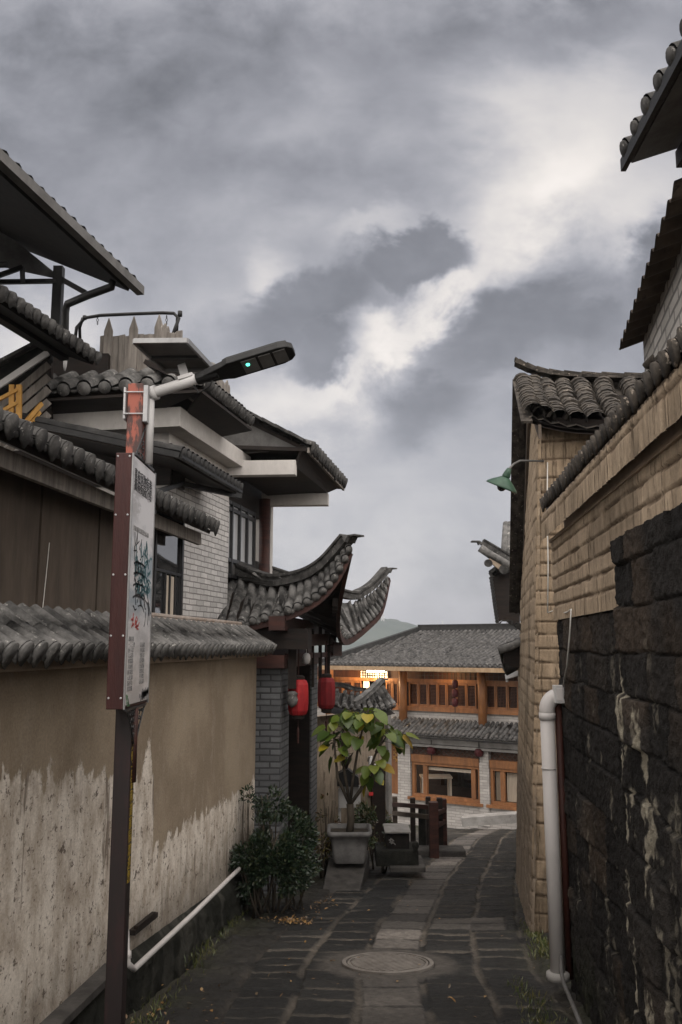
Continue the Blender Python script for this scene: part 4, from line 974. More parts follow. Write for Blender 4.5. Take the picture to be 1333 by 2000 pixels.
# brackets and hanging posts under the eaves
for (px_, d, y0, y1, w_) in ((572, 11.1, 1235, 1345, .10), (600, 11.8, 1225, 1300, .035), (626, 12.6, 1225, 1340, .05), (640, 13.0, 1228, 1345, .08), (612, 12.2, 1228, 1342, .035)):
    q0_, q1_ = P(px_, y0, d), P(px_, y1, d); MB().box(q0_.x-w_/2, q0_.x+w_/2, d-w_/2, d+w_/2, q1_.z, q0_.z).build('hanging_post', M['wood_dark'], gt)
b = MB(); b.beam(P(560, 1252, 11.0), P(652, 1248, 13.4), .09, .16); b.beam(P(560, 1282, 11.05), P(648, 1278, 13.3), .05, .07); b.beam(P(645, 1267, 13.2), P(662, 1268, 13.4), .12, .2); b.build('bracket_beam', M['wood_red'], gt)
b = MB(); b.lathe(P(571, 1366, 11.1), [(.01, -.10), (.06, -.06), (.075, 0), (.06, .05), (.075, .07), (.04, .10)], 14); b.build('post_finial', M['tile_bright'], gt, True)
b = MB()
for k in range(26):                          # row of bracket blocks in the shade
    t_ = k/25; a_ = lerp(P(470, 1238, 11.0), P(640, 1180, 10.9), t_) if k < 13 else lerp(P(655, 1165, 11.0), P(652, 1235, 13.2), (k-13)/12)
    MB().box(a_.x-.035, a_.x+.035, a_.y+.05, a_.y+.16, a_.z-.12, a_.z-.02).build('bracket_block', M['wood_dark'], gt)

# lanterns under the gate eave
def lantern(name, label, cx, cy, d, hpx, rad_, mat):
    c_ = P(cx, cy, d); h = hpx/F*d; t_ = thing(name, label, 'lantern', (c_.x, c_.y, c_.z), 0, 'red lanterns under the gatehouse eave')
    q = MB(); n = 20; prof = [(.55, -.5), (.80, -.46), (.95, -.36), (1, -.15), (1, .15), (.95, .36), (.80, .46), (.55, .5)]
    o = []
    for r_, z_ in prof: o.append([c_+Vector(((rad_*r_*(1 if k % 2 else .955))*math.cos(2*math.pi*k/n), (rad_*r_*(1 if k % 2 else .955))*math.sin(2*math.pi*k/n), z_*h)) for k in range(n+1)])
    q.grid(o); q.build('shade', mat, t_)
    q = MB(); q.lathe(c_+UP*h*.5, [(rad_*.58, -.005), (rad_*.58, .035), (rad_*.4, .05)], 16); q.lathe(c_-UP*h*.5, [(rad_*.35, -.05), (rad_*.58, -.035), (rad_*.58, .005)], 16); q.build('cap', M['wood_dark'], t_)
    q = MB(); q.tube([c_+UP*(h*.5+.05), c_+UP*(h*.5+.50)], .008, 6); q.build('cord', M['wood_red'], t_)
    q = MB(); q.tube([c_-UP*(h*.5+.05), c_-UP*(h*.5+.14), c_-UP*(h*.5+.17), c_-UP*(h*.5+.34)], [.004, .004, .016, .012], 8); q.build('tassel', M['wood_red'], t_)
lantern('lantern', 'bright red paper lantern beside the grey brick pier, nearer one under the eave', 583, 1362, 11.25, 68, .135, M['lantern_red'])
lantern('lantern', 'darker red paper lantern hanging over the potted plant, farther one under the eave', 638, 1354, 12.3, 60, .128, M['lantern_old'])
q = MB(); c_ = P(599, 1286, 11.6); q.lathe(c_, [(.012, -.075), (.045, -.06), (.055, 0), (.045, .05), (.02, .07)], 14, (0.1, 0, 1)); q.tube([c_+UP*.06, c_+UP*.35], .006, 6)
solo('hanging_lamp', q, M['white_paint'], 'small white lamp hanging between the posts of the gatehouse', 'lamp', tuple(c_), smooth=True)
# ------------------------------------------------------------------ right: near house, rubble base and adobe courses
HB = .095; cor = P(1096, 1500, 6.7); X0R = cor.x-HB*6.7
B1 = Pl((X0R+HB*.4, .4), (HB, 1)); BA = B1.ang(); uC = B1.u(cor)
nh = thing('adobe_house', 'near adobe house on a black rubble stone base, with a corbelled ledge and tiled eave', 'house', (B1.p.x, B1.p.y, 0), BA)
nL = -B1.n                                     # towards the alley
def relief(name, pl, u0, u1, z0, z1, res, fn, mat, parent, back=0, side=-1):
    nu = max(2, int((u1-u0)/res)); nz = max(2, int((z1-z0)/res))
    u = np.linspace(u0, u1, nu)[None, :]*np.ones((nz, 1)); z = np.linspace(z0, z1, nz)[:, None]*np.ones((1, nu))
    h, C = fn(u, z); h = h+back
    X = pl.p.x+pl.t.x*u+pl.n.x*side*h; Y = pl.p.y+pl.t.y*u+pl.n.y*side*h
    return np_grid(name, X, Y, z, mat, parent, C, True, flip=(side < 0))
def cells(u, z, rowh, minw, maxw, seed, wob=.02, zw=.03):
    """irregular coursed blocks: returns distance to the joint, cell random"""
    zz = z+(fbm(u*1.3+seed, z*1.3, 3, seed)-.5)*zw*2; uu = u+(fbm(u*3+seed, z*3+7, 3, seed+1)-.5)*wob*2
    rs = np.random.RandomState(seed); nrow = 80; hs = rowh*(.75+.5*rs.rand(nrow)); zb = np.concatenate([[0], np.cumsum(hs)])-4
    row = np.clip(np.searchsorted(zb, zz.ravel())-1, 0, nrow-1).reshape(zz.shape); dz_ = np.minimum(zz-zb[row], zb[row+1]-zz)
    du = np.zeros_like(uu); cid = np.zeros(uu.shape, int)
    for r in np.unique(row):
        m_ = row == r; ws = minw+(maxw-minw)*np.random.RandomState(seed*100+r).rand(120); ub = np.concatenate([[0], np.cumsum(ws)])-3-np.random.RandomState(seed*50+r).rand()*maxw
        k = np.clip(np.searchsorted(ub, uu[m_])-1, 0, 119); du[m_] = np.minimum(uu[m_]-ub[k], ub[k+1]-uu[m_]); cid[m_] = r*131+k*17
    R = np.random.RandomState(seed+5).rand(2003)
    return np.minimum(du, dz_), R[cid % 2003], R[(cid*7+3) % 2003], du, dz_
uS, zS1 = B1.sz(1213, 1050); zS0 = B1.sz(1110, 1208)[1]-.0; zS1 -= .07; zLed = CZ+.80
zEv = B1.sz(1200, 850, 0)[1]
def stone_fn(u, z):
    e, r, r2, du, dz_ = cells(u, z, .235, .28, .60, 41, .07, .045)
    h = smooth(e, .001, .009)*.020+(r-.5)*.020+(r2-.5)*.03*np.clip(du, 0, .2)/.2+(fbm(u*12, z*12, 4, 42)-.5)*.020+(fbm(u*40, z*40, 3, 43)-.5)*.022
    n1 = fbm(u*5, z*5, 4, 44); n2 = fbm(u*22, z*6, 4, 45); n3 = fbm(u*1.2, z*1.2, 3, 46)
    base = np.stack([.010+.026*r*r2+.018*n1, .0092+.0225*r*r2+.016*n1, .0088+.0195*r*r2+.015*n1], -1)
    brown = smooth(n3, .5, .7)*smooth(r2, .45, .7); base = base+np.array([.035, .022, .012])*brown[..., None]
    joint = 1-smooth(e, .002, .010); base = base*(1-joint[..., None]*.55)
    # lime runs: a bright streak along the joint line and scattered patches below it
    base = base*.85
    run = smooth(u, uS+.05, uS+.02)*smooth(u, uS-.05-.38*smooth(fbm(u*3, z*3, 4, 52), .38, .66)*smooth(np.abs(z-.75), .75, .2), uS-.02)*smooth(z, 1.62, 1.50)*smooth(z, -.75, .2)*smooth(n2, .25, .42)
    wide = smooth(u, uS+.05, uS-.02)*smooth(u, uS-1.1, uS-.3)*smooth(fbm(u*7, z*3.2, 5, 47), .56, .64)*smooth(z, 1.62, 1.35)*smooth(z, -.6, .3)
    far = smooth(fbm(u*16, z*3.0, 4, 48), .63, .72)*smooth(z, 1.9, 1.2)*.45
    lime = np.clip(run*1.5*smooth(fbm(u*14, z*14, 4, 49), .40, .52)+wide*1.0*smooth(fbm(u*16, z*14, 3, 50), .42, .52)+far*.8*smooth(n1, .48, .6)*smooth(fbm(u*30, z*14, 3, 51), .45, .55), 0, 1)[..., None]
    base = base*(1-lime)+np.array([.38, .345, .27])*lime
    mo = smooth(z, .0, -.9)*smooth(n1, .45, .62); base = base*(1-mo[..., None]*.7)+np.array([.022, .026, .010])*mo[..., None]*.7
    h = h+.05*smooth(u, uS+.02, uS-.015)                     # nearer length stands a little proud
    h = h*smooth(u, uC+.001, uC-.05)-.02
    return h, base
relief('stone_base', B1, .0, uC, -1.4, zS0+.02, .0105, stone_fn, M['rubble'], nh)
relief('stone_base', B1, .0, uS, zS0+.02, zS1+.05, .0105, stone_fn, M['rubble'], nh)
def adobe_fn(u, z, seed=61, rh=.115, amp=1.0, vgr=1):
    e, r, r2, du, dz_ = cells(u, z, rh, .22, .40, seed, .010, .012)
    gro = fbm(u*42, z*3.2, 3, seed+2); n1 = fbm(u*6, z*6, 4, seed+3); n2 = fbm(u*1.3, z*1.3, 3, seed+4)
    j = smooth(dz_+(n1-.5)*.018, .0, .012); v_ = smooth(du, .0, .008)
    h = (j*.018+(v_-1)*.005*(r2 > .4)+(gro-.5)*.012*vgr+(r-.5)*.005+(n1-.5)*.012)*amp
    C = np.stack([.31+.11*r+.10*n2, .245+.09*r+.08*n2, .175+.070*r+.060*n2], -1)*.84
    C = C*(.72+.5*gro[..., None]); jc = np.maximum((1-smooth(dz_+(n1-.5)*.02, .002, .014)), .7*(1-smooth(du, .0, .005))*(r2 > .3))[..., None]*.75; C = C*(1-jc)+np.array([.075, .048, .032])*jc
    C = C*(1-.32*smooth(n2, .35, .2)[..., None])
    return h, C
relief('adobe_wall', B1, .0, uS+.06, zS1+.03, zLed, .011, lambda u, z: (adobe_fn(u, z)[0]*smooth(u, uC+.001, uC-.03), adobe_fn(u, z)[1]), M['adobe'], nh)
relief('adobe_wall', B1, uS, uC, zS0, zLed, .011, lambda u, z: (adobe_fn(u, z)[0]*smooth(u, uC+.001, uC-.03), adobe_fn(u, z)[1]), M['adobe'], nh)
b = MB(); b.pbox(B1, 0, uC, -1.5, zEv+.1, .09, .42); b.build('wall_core', M['plaster_tan'], nh)
# corbelled ledge of upright adobe bricks
zL1 = CZ+.975
def ledge_fn(u, z):
    h, C = adobe_fn(u, z, 71, .40, 1.0, 1.3); w_ = (u*8.5+.25*np.sin(u*3)) % 1; g_ = smooth(np.minimum(w_, 1-w_), 0, .06); return h*.6+.075+(g_-1)*.012, C*(.6+.4*g_[..., None])
relief('ledge', B1, 0, uC-.02, zLed, zL1, .011, ledge_fn, M['adobe'], nh)
b = MB(); b.pbox(B1, 0, uC-.02, zLed-.02, zLed+.001, -.03, .05); b.pbox(B1, 0, uC-.02, zL1-.001, zL1+.03, -.07, .1); b.build('ledge_bed', M['plaster_tan'], nh)
# old eave above it: chunky rows hanging over the ledge
zE1 = CZ+1.14
b = MB(); b.pbox(B1, 0, uC, zL1+.03, zE1+.01, -.04, .2); b.build('eave_shadow_board', M['wood_dark'], nh)  # dark board added as the shadow band between ledge and eave tiles
zE1 = CZ+1.04; eA = B1.pt(0, CZ+1.015, -.09); eB = B1.pt(uC-.05, CZ+1.085, -.06)
simple_roof(nh, eA, eB, (B1.n*.90+UP*.36).normalized(), 1.7, 50, M['tile_old'], r=.04, tl=.12, sag=.08, deck=.03, drip=.03, disc='tongue', name='eave_tiles')

# ------------------------------------------------------------------ second adobe house, gable to the alley
C0 = P(1041, 1600, 8.6); CT = P(1052, 830, 8.6)
gdir = Vector((.166, 1, 0)).normalized()
B2 = Pl((C0.x, C0.y), (gdir.x, gdir.y)); FR2 = Pl((C0.x, C0.y), (1, -.166)); n2f = Vector((-.166, -1, 0)).normalized()
gh = thing('gable_house', 'old adobe house with its tiled gable and dark bargeboard turned to the alley', 'house', (C0.x, C0.y, 0), B2.ang())
lean = (CT.x-C0.x)/(CT.z-C0.z)
zw0, zw1 = -1.9, P(1100, 836, 8.6).z
def front_fn(u, z):
    h, C = adobe_fn(u, z, 81, .15, 1.0, .9); n_ = fbm(u*2, z*2, 3, 83); return h+(n_-.5)*.06, C*np.array([.93, .90, .86])
nu, nz = 150, 420
u = np.linspace(0, 1.9, nu)[None, :]*np.ones((nz, 1)); z = np.linspace(zw0, zw1, nz)[:, None]*np.ones((1, nu))
h, C = front_fn(u, z); edge = lean*(z-C0.z)*np.clip(1-u/1.2, 0, 1); rnd = -.05*np.exp(-u/.05)
stain = smooth(z, .6, -.6)[..., None]*smooth(fbm(u*5, z*2, 3, 85), .3, .6)[..., None]; C = C*(1-.55*stain)
X = C0.x+FR2.t.x*u+edge+FR2.n.x*(h+rnd); Y = C0.y+FR2.t.y*u+FR2.n.y*(h+rnd)
np_grid('front_wall', X, Y, z, M['adobe'], gh, C, True)
# gable wall, running away from the corner, follows the roof slope
dF = 3.7; ridge_d = 1.15; zr = P(1040, 745, 9.65).z; zfar = P(1030, 1180, 12.3).z+.05
nu, nz = 260, 300
u = np.linspace(0, dF, nu)[None, :]*np.ones((nz, 1)); q = np.linspace(0, 1, nz)[:, None]*np.ones((1, nu))
ztop = np.where(u < ridge_d, zw1+(zr-zw1)*u/ridge_d, zr+(zfar-zr)*(u-ridge_d)/(dF-ridge_d)); z = -2.4+(ztop+2.4)*q
h, C = adobe_fn(u, z, 91, .15, 1.0, .9); stain = smooth(z, .7, -.7)[..., None]; C = C*(1-.5*stain*smooth(fbm(u*4, z*2, 3, 95), .3, .6)[..., None])
lower = smooth(z+(fbm(u*3, z*3, 3, 96)-.5)*.5, .35, .1)[..., None]; C = C*(1-lower)+np.array([.24, .195, .15])*(.7+.6*fbm(u*6, z*1.5, 4, 97)[..., None])*lower
rnd = -.05*np.exp(-u/.05); ed = lean*(z-C0.z)
X = C0.x+ed+gdir.x*u-B2.n.x*(h+rnd); Y = C0.y+gdir.y*u-B2.n.y*(h+rnd)
np_grid('gable_wall', X, Y, z, M['adobe'], gh, C, True, flip=True)
# roof: short front slope, long back slope
wallT = Vector((CT.x, CT.y, 0))
tl_ = Vector((1, -.166, 0)).normalized()
eL = wallT+n2f*.28-tl_*.10; eL.z = zw1+.02; eR = wallT+n2f*.28+tl_*1.9; eR.z = zw1-.04
rL = wallT+gdir*1.05-tl_*.12; rL.z = zr+.02; rR = wallT+gdir*1.05+tl_*1.95; rR.z = zr-.10
Ef = lambda t: curve([eL+UP*.08, lerp(eL, eR, .18)-UP*.02, lerp(eL, eR, .5)-UP*.05, eR], t)
Rf = lambda t: curve([rL, lerp(rL, rR, .18)-UP*.06, lerp(rL, rR, .5)-UP*.04, rR], t)
c, p = MB(), MB(); tiles(c, p, Ef, Rf, 9, r=.105, tl=.075, sag=.12, disc=False, drip=0, jit=.014); k = len(c.v); c.v += p.v; c.f += [tuple(i+k for i in f) for f in p.f]; c.mi += [0]*len(p.f)
c.build('front_tiles', M['tile_old'], gh)
b = MB(); rows = [[lerp(Ef(i/12), Rf(i/12), j/3)-UP*.075 for i in range(13)] for j in range(4)]; b.grid(rows); rows2 = [[v-UP*.04 for v in r] for r in rows]; b.grid(rows2); b.build('roof_deck', M['wood_dark'], gh)
bL = wallT+gdir*3.95-tl_*.09+Vector((lean*(zfar-zw1), 0, 0)); bL.z = zfar-.12; bR = bL+tl_*3
c, p = MB(), MB(); tiles(c, p, lambda t: lerp(bL, bR, t), lambda t: lerp(rL, rR+tl_*1.1, t), 14, r=.09, tl=.16, sag=.06, disc=True, drip=.05); k = len(c.v); c.v += p.v; c.f += [tuple(i+k for i in f) for f in p.f]; c.mi += [0]*len(p.f)
c.build('back_tiles', M['tile_old'], gh)
b = MB(); 
for k in range(34):                            # verge: lapped tile edges down the back slope
    t_ = k/34; a_ = lerp(rL, bL, t_); e_ = lerp(rL, bL, t_+.035); b.beam(a_+UP*.0-tl_*.03, e_-UP*.02-tl_*.03, .11, .025, UP)
for k in range(9):
    t_ = k/9; a_ = lerp(rL, eL, t_); e_ = lerp(rL, eL, t_+.13); b.beam(a_-tl_*.03, e_-UP*.015-tl_*.03, .11, .025, UP)
b.build('verge_tiles', M['tile_old'], gh)
b = MB(); dn = -UP*.26
b.prism([rL-UP*.05+tl_*.05, bL-UP*.05+tl_*.05, bL-UP*.05+tl_*.30, rL-UP*.05+tl_*.30], -UP*.03); b.build('verge_soffit', M['wood_dark'], gh)
b = MB(); o_ = tl_*.08; b.prism([rL+o_-UP*.09, bL+o_-UP*.09, bL+o_-UP*.30, rL+o_-UP*.30], tl_*.03); b.prism([eL+o_-UP*.06, rL+o_-UP*.095, rL+o_-UP*.30, eL+o_-UP*.2], tl_*.03); b.build('bargeboard', M['wood_brown'], gh)
rp = [rR+UP*.02, lerp(rL, rR, .5)+UP*.02, lerp(rL, rR, .15)+UP*.06, rL+UP*.20-tl_*.05]
q = MB(); n = 11
for k in range(n):
    a_, e_ = curve(rp, k/n), curve(rp, (k+1.25)/n); q.beam(a_+UP*.03, e_+UP*.05, .13, .022)
    q.beam(a_-UP*.0, e_+UP*.005, .18, .03)
q.build('ridge_tiles', M['tile_old'], gh)
b = MB(); b.beam(P(1085, 826, 8.45), P(1195, 832, 8.3), .10, .09); b.build('wall_plate', M['wood_dark'], gh)
b = MB(); wp = [P(1026, 1182, 12.1), P(1043, 1182, 12.1)]; b.box(wp[0].x, wp[1].x+.3, 12.0, 12.1, P(1030, 1262, 12).z, P(1030, 1178, 12).z); b.build('white_patch', M['plaster_white'], gh)

# cement pillar strip / lower wall further along
B3 = Pl((P(1019, 1500, 12.3).x, 12.3), (.20, 1))
lw = thing('lower_house', 'plastered house further down the right side with stained lower wall', 'house', (B3.p.x, B3.p.y, 0), B3.ang())
def low_fn(u, z):
    n1 = fbm(u*4, z*2, 4, 101); n2 = fbm(u*14, z*1.2, 4, 102); h = (n1-.5)*.04
    C = np.array([.25, .20, .15])*(.7+.6*n1[..., None]); wht = smooth(n2, .60, .66)[..., None]*smooth(z, -1.2, -.2)[..., None]; C = C*(1-wht)+np.array([.5, .46, .40])*wht
    dk = smooth(z+(n2-.5)*1.2, -.2, -1.0)[..., None]; C = C*(1-dk)+np.array([.06, .05, .04])*dk; return h, C
relief('wall', B3, 0, 9.5, -4.0, P(1030, 1305, 12.3).z, .04, low_fn, M['adobe'], lw)
b = MB(); b.pbox(B3, 0, 9.5, -4, P(1030, 1305, 12.3).z, .03, 2.4); b.pbox(B3, 0, .04, -3, P(1030, 1305, 12.3).z, -.0, .6); b.build('wall_core', M['plaster_tan'], lw)
b = MB(); b.tube([P(1036, 1255, 11.9), P(1036, 1378, 11.9)], .035, 8); b.tube([P(1036, 1540, 11.6), P(1037, 1740, 11.6)], .03, 8); b.build('old_downpipe', M['wood_dark'], lw, True)

# roofs of the gateways beyond
g1 = thing('gate_roof', 'broken upturned corner of a dark tiled gate roof behind the adobe gable', 'roof', tuple(P(1000, 1150, 14)))
d1 = 13.6
Ea = [P(962, 1118, d1), P(972, 1160, d1+.8), P(984, 1195, d1+1.8), P(993, 1212, d1+3.2)]
Ra = [P(1010, 1098, d1), P(1022, 1120, d1+.8), P(1030, 1150, d1+1.8), P(1035, 1190, d1+3.2)]
c, p = MB(), MB(); tiles(c, p, lambda t: curve(Ea, t), lambda t: curve(Ra, t)+UP*.15, 9, r=.09, tl=.2, sag=.1, drip=.06); k = len(c.v); c.v += p.v; c.f += [tuple(i+k for i in f) for f in p.f]; c.mi += [0]*len(p.f)
c.build('tiles', M['tile'], g1, True)
b = MB(); b.prism([P(960, 1128, d1), P(1016, 1112, d1), P(1016, 1222, d1), P(986, 1208, d1), P(972, 1216, d1), P(966, 1180, d1)], (.1, .7, 0)); b.build('soffit', M['wood_dark'], g1)
b = MB()
for i in range(14):
    a_ = lerp(P(960, 1130, d1-.02), P(972, 1214, d1-.02), i/13); b.lathe(a_, [(.03, 0), (.03, .06)], 8, (-.3, -1, 0))
b.build('eave_discs', M['tile_black'], g1)
ridge([P(1012, 1112, d1-.05), P(985, 1096, d1-.05), P(960, 1080, d1-.06), P(938, 1066, d1-.08)], .12, .06, .02, M['tile'], g1)
b = MB(); 
b.tube([P(938, 1070, d1-.12), P(962, 1086, d1-.12), P(1004, 1110, d1-.12)], .065, 10); b.build('ridge_roll', M['tile_bright'], g1, True)
b = MB(); b.beam(P(957, 1090, d1-.12), P(985, 1113, d1-.12), .06, .10); b.build('bracket_arm', M['plaster_tan'], g1)
q = MB(); q.lathe(P(985, 1112, d1-.2), [(.075, 0), (.075, .25)], 12, (.1, 1, .1)); q.lathe(P(955, 1100, d1-.2), [(.06, 0), (.06, .2)], 12, (.1, 1, .1)); q.build('round_end', M['tile'], g1)
b = MB()
for k, px_ in enumerate((986, 994, 1002)): b.tube([P(px_-2, 1098, d1+.2), P(px_, 1060, d1+.35), P(px_+3, 1022, d1+.6)], .052, 8)
b.build('standing_tiles', M['tile_bright'], g1, True)
g2 = thing('gate_roof', 'small lower gate roof with curved wooden brackets beside the lower house wall', 'roof', tuple(P(1010, 1265, 15)))
d2 = 12.0
ridge([P(1040, 1243, d2), P(1022, 1238, d2), P(1008, 1230, d2), P(1001, 1223, d2)], .10, .04, .03, M['tile'], g2)
c, p = MB(), MB(); tiles(c, p, lambda t: lerp(P(978, 1266, d2+.1), P(990, 1312, d2+1.2), t), lambda t: lerp(P(1026, 1246, d2), P(1030, 1290, d2+1.2), t), 6, r=.07, tl=.15, sag=.05, drip=.05); k = len(c.v); c.v += p.v; c.f += [tuple(i+k for i in f) for f in p.f]; c.mi += [0]*len(p.f)
c.build('tiles', M['tile'], g2, True)
b = MB(); b.prism([P(984, 1272, d2), P(1026, 1258, d2), P(1030, 1310, d2), P(1022, 1308, d2), P(985, 1296, d2)], (.1, .6, 0)); b.build('soffit', M['wood_dark'], g2)
b = MB()
b.tube([P(976, 1270, d2-.05), P(1000, 1262, d2-.06), P(1020, 1252, d2-.06), P(1042, 1248, d2-.05)], .055, 9); b.build('ridge_roll', M['tile_bright'], g2, True)
for k in range(3):
    b = MB(); b.tube([P(1020+k*3, 1262+k*10, d2-.1), P(1030+k*2, 1268+k*10, d2-.12), P(1043, 1282+k*8, d2-.1)], [.022, .03, .035], 8); b.build('bracket', M['wood_brown'], g2, True)
b = MB(); b.beam(P(990, 1322, 13.5), P(1022, 1312, 13.2), .06, .07); b.tube([P(991, 1322, 13.5), P(991, 1332, 13.5)], .02, 6)
solo('eave_gutter', b, M['white_paint'], 'short white gutter piece sticking out beside the lower gate roof', 'gutter', tuple(P(1005, 1318, 13.4)))

# ------------------------------------------------------------------ grey brick upper house at the right edge
B4p = P(1256, 660, 6.0); B4 = Pl((B4p.x, B4p.y), (.2, 1))
uh = thing('brick_upper_house', 'grey brick upper storey under a brown corrugated sheet eave at the right edge', 'house', (B4p.x, B4p.y, 0), B4.ang())
zt4 = P(1257, 560, 6.0).z+.35
b = MB(); zt4 = P(1209, 682, 6.05).z+.06; b.pbox(B4, -2.35, 0, 2.0, zt4, 0, .3); b.pbox(B4, -.24, -.001, 2.0, zt4-.02, .301, 3); b.build('brick_wall', M['brick_rough'], uh)
# corrugated sheet: wave across the run, seen from below
se = P(1209, 682, 6.05); rows = []; nW = 60; t4 = B4.t; up4 = (B4.n*.9+UP*.30).normalized()
for j in range(2):
    rows = []
    for i in range(nW*2+1):
        u_ = -2.32*i/(nW*2)
        rows.append([se+t4*u_+up4*(k*.40)+UP*(.022*math.sin(u_*2*math.pi/.18)+.008*j) for k in range(4)])
    b = b if j else MB(); b.grid(rows)
b.build('corrugated_sheet', M['fibre_sheet'], uh, True)
b = MB(); cc = P(1300, 700, 5.9)
for k in range(4): b.tube([P(1262+k*24, 716-k*12, 5.6-.25*k), P(1276+k*24, 700-k*14, 5.6-.25*k), P(1288+k*24, 712-k*14, 5.55-.25*k)], .03, 7)
b.build('loose_tiles', M['tile_old'], uh, True)
e5 = P(1217, 318, 5.6); T5 = Vector((.035, 1, 0)).normalized(); 
th = thing('top_roof', 'tiled roof edge with grey boarded underside high at the upper right', 'roof', tuple(e5))
N5 = Vector((T5.y, -T5.x, 0))
simple_roof(th, e5-T5*4+UP*.05, e5+UP*.05, (N5*.93+UP*.30).normalized(), 2.6, 17, M['tile'], r=.06, tl=.22, sag=0, deck=.02, drip=.03, deck_mat=M['solar_back'], name='tiles')
b = MB(); b.beam(e5-T5*4-UP*.02, e5-UP*.02, .035, .09); b.build('fascia', M['black_paint'], th)
b = MB()
for k in range(3): 
    a_ = e5+N5*(.42+.75*k)+UP*(.42+.75*k)*.3-UP*.10; b.beam(a_-T5*4, a_+T5*.02, .10, .12)
b.build('rafter', M['wood_dark'], th)

# ------------------------------------------------------------------ lamp, wire, box and pipes on the right
c_ = P(984, 942, 8.2); gl = thing('wall_lamp', 'green enamel lamp shade on a thin curved arm fixed to the adobe wall', 'lamp', tuple(c_))
axl = Vector((.42, -.25, 1)).normalized()
b = MB(); prof = [(.155, -.055), (.157, -.05), (.15, -.035), (.11, .0), (.06, .035), (.045, .05)]
o = MB(); o.lathe(c_, prof, 24, axl); o.f = o.f[:-2]; o.mi = o.mi[:-2]; sh = o.build('shade', M['green_enamel'], gl, True)
md = sh.modifiers.new('solid', 'SOLIDIFY'); md.thickness = .004
b = MB(); b.lathe(c_+axl*.045, [(.035, 0), (.04, .02), (.032, .06), (.02, .10)], 12, axl); b.build('socket', M['green_enamel'], gl, True)
b = MB(); b.lathe(c_-axl*.02, [(.02, .04), (.045, 0), (.05, -.03), (.03, -.06), (.01, -.07)], 12, axl); b.build('bulb', M['glass_dark'], gl, True)
b = MB(); tp = c_+axl*.14; b.tube([c_+axl*.13, tp, P(1004, 906, 8.3), P(1016, 900, 8.4), P(1040, 900, 8.5), P(1071, 901, 8.62)], .011, 8); b.build('arm', M['solar_back'], gl, True)
b = MB(); b.tube([P(1070, 903, 8.54), P(1069, 1000, 8.52), P(1071, 1100, 8.52), P(1070, 1197, 8.52)], .006, 6)
b.tube([P(1070, 1197, 8.52), P(1080, 1193, 8.5), P(1092, 1198, 6.9), B1.at(1108, 1196, -.045), B1.at(1116, 1190, -.05), B1.at(1114, 1230, -.06), B1.at(1108, 1300, -.06), P(1100, 1340, 6.44)], .0055, 6)
solo('wire', b, M['wire_white'], 'thin white wire running down the adobe corner to the junction box', 'wire', tuple(P(1070, 1197, 8.5)), smooth=True)
bx = P(1093, 1356, 6.46); b = MB(); b.box(bx.x-.04, bx.x+.035, bx.y-.02, bx.y+.05, bx.z-.065, bx.z+.065)
jb = thing('junction_box', 'small white junction box above the brown pipe at the wall corner', 'box', tuple(bx), -.3)
b.build('case', M['white_paint'], jb, bevel=.006)
b = MB(); b.box(bx.x-.025, bx.x+.02, bx.y-.025, bx.y-.019, bx.z-.045, bx.z+.045); b.build('cover', M['pvc'], jb, bevel=.002)
pt_, pb_ = P(1069, 1392, 6.50), P(1076, 1888, 6.50); pb_.x = pt_.x+.012; r_ = .052
dp = thing('white_drainpipe', 'thick white plastic drainpipe with an elbow standing at the stone wall corner', 'pipe', (pb_.x, pb_.y, pb_.z))
b = MB(); el = [pb_-UP*.06, pt_]; b.tube(el, r_, 20); b.build('pipe', M['pvc'], dp, True)
b = MB(); b.tube([pt_-UP*.02, pt_+UP*.02]+[pt_+Vector((.10*(1-math.cos(t_)), .02*(1-math.cos(t_)), .02+.10*math.sin(t_))) for t_ in np.linspace(.15, math.pi/2, 9)]+[pt_+Vector((.20, .05, .12))], .056, 20); b.build('elbow', M['pvc'], dp, True)
b = MB(); b.tube([pt_-UP*.05, pt_-UP*.0], .060, 20); b.build('collar', M['pvc'], dp, True)
b = MB(); b.tube([pt_-UP*.40, pt_-UP*.385], .054, 20); b.build('seam', M['pvc'], dp, True)
b = MB(); b.lathe(pb_-UP*.05, [(.085, -.03), (.08, .01), (.06, .02)], 16); b.build('foot', M['concrete_grey'], dp, True)
q0_, q1_ = P(1090, 1366, 6.52), P(1094, 1896, 6.52); q1_.x = q0_.x+.01; b = MB(); b.tube([q1_-UP*.05, q0_], .026, 12)
solo('brown_pipe', b, M['pipe_brown'], 'dark brown pipe running down beside the thick white drainpipe', 'pipe', tuple(q1_), smooth=True)
b = MB(); b.tube([P(1096, 1868, 6.40), P(1097, 1900, 6.30), P(1103, 1925, 6.05), P(1118, 1960, 5.6), P(1136, 2004, 5.1), P(1146, 2040, 4.8)], .013, 10)
solo('grey_conduit', b, M['solar_back'], 'thin grey conduit lying along the foot of the black stone wall', 'conduit', tuple(P(1103, 1925, 6.05)), smooth=True)
std('wood_pale', (.24, .16, .09), (.34, .24, .15), 4, (3, 3, 1), rough=.6)
HAZE = .00035
std('lantern_dim', (.035, .008, .009), (.08, .012, .014), 20, rough=.7)
# ------------------------------------------------------------------ far teahouse at the bottom of the lane
ta, tb = P(765, 1500, 29.0), P(1018, 1500, 26.6)
TF = Pl((ta.x, ta.y), (tb.x-ta.x, tb.y-ta.y))
tea = thing('teahouse', 'two-storey timber teahouse with lattice windows and long tiled roof across the lane end', 'teahouse', (TF.p.x, TF.p.y, 0), TF.ang())
U = lambda px, off=0: TF.su(px, 1500, off)
Zt = lambda py, off=0, px=880: TF.at(px, py, off).z
uL, uR = U(600), U(1018)+6; OU = -.5; zg_ = -4.3
zfl = Zt(1565); 
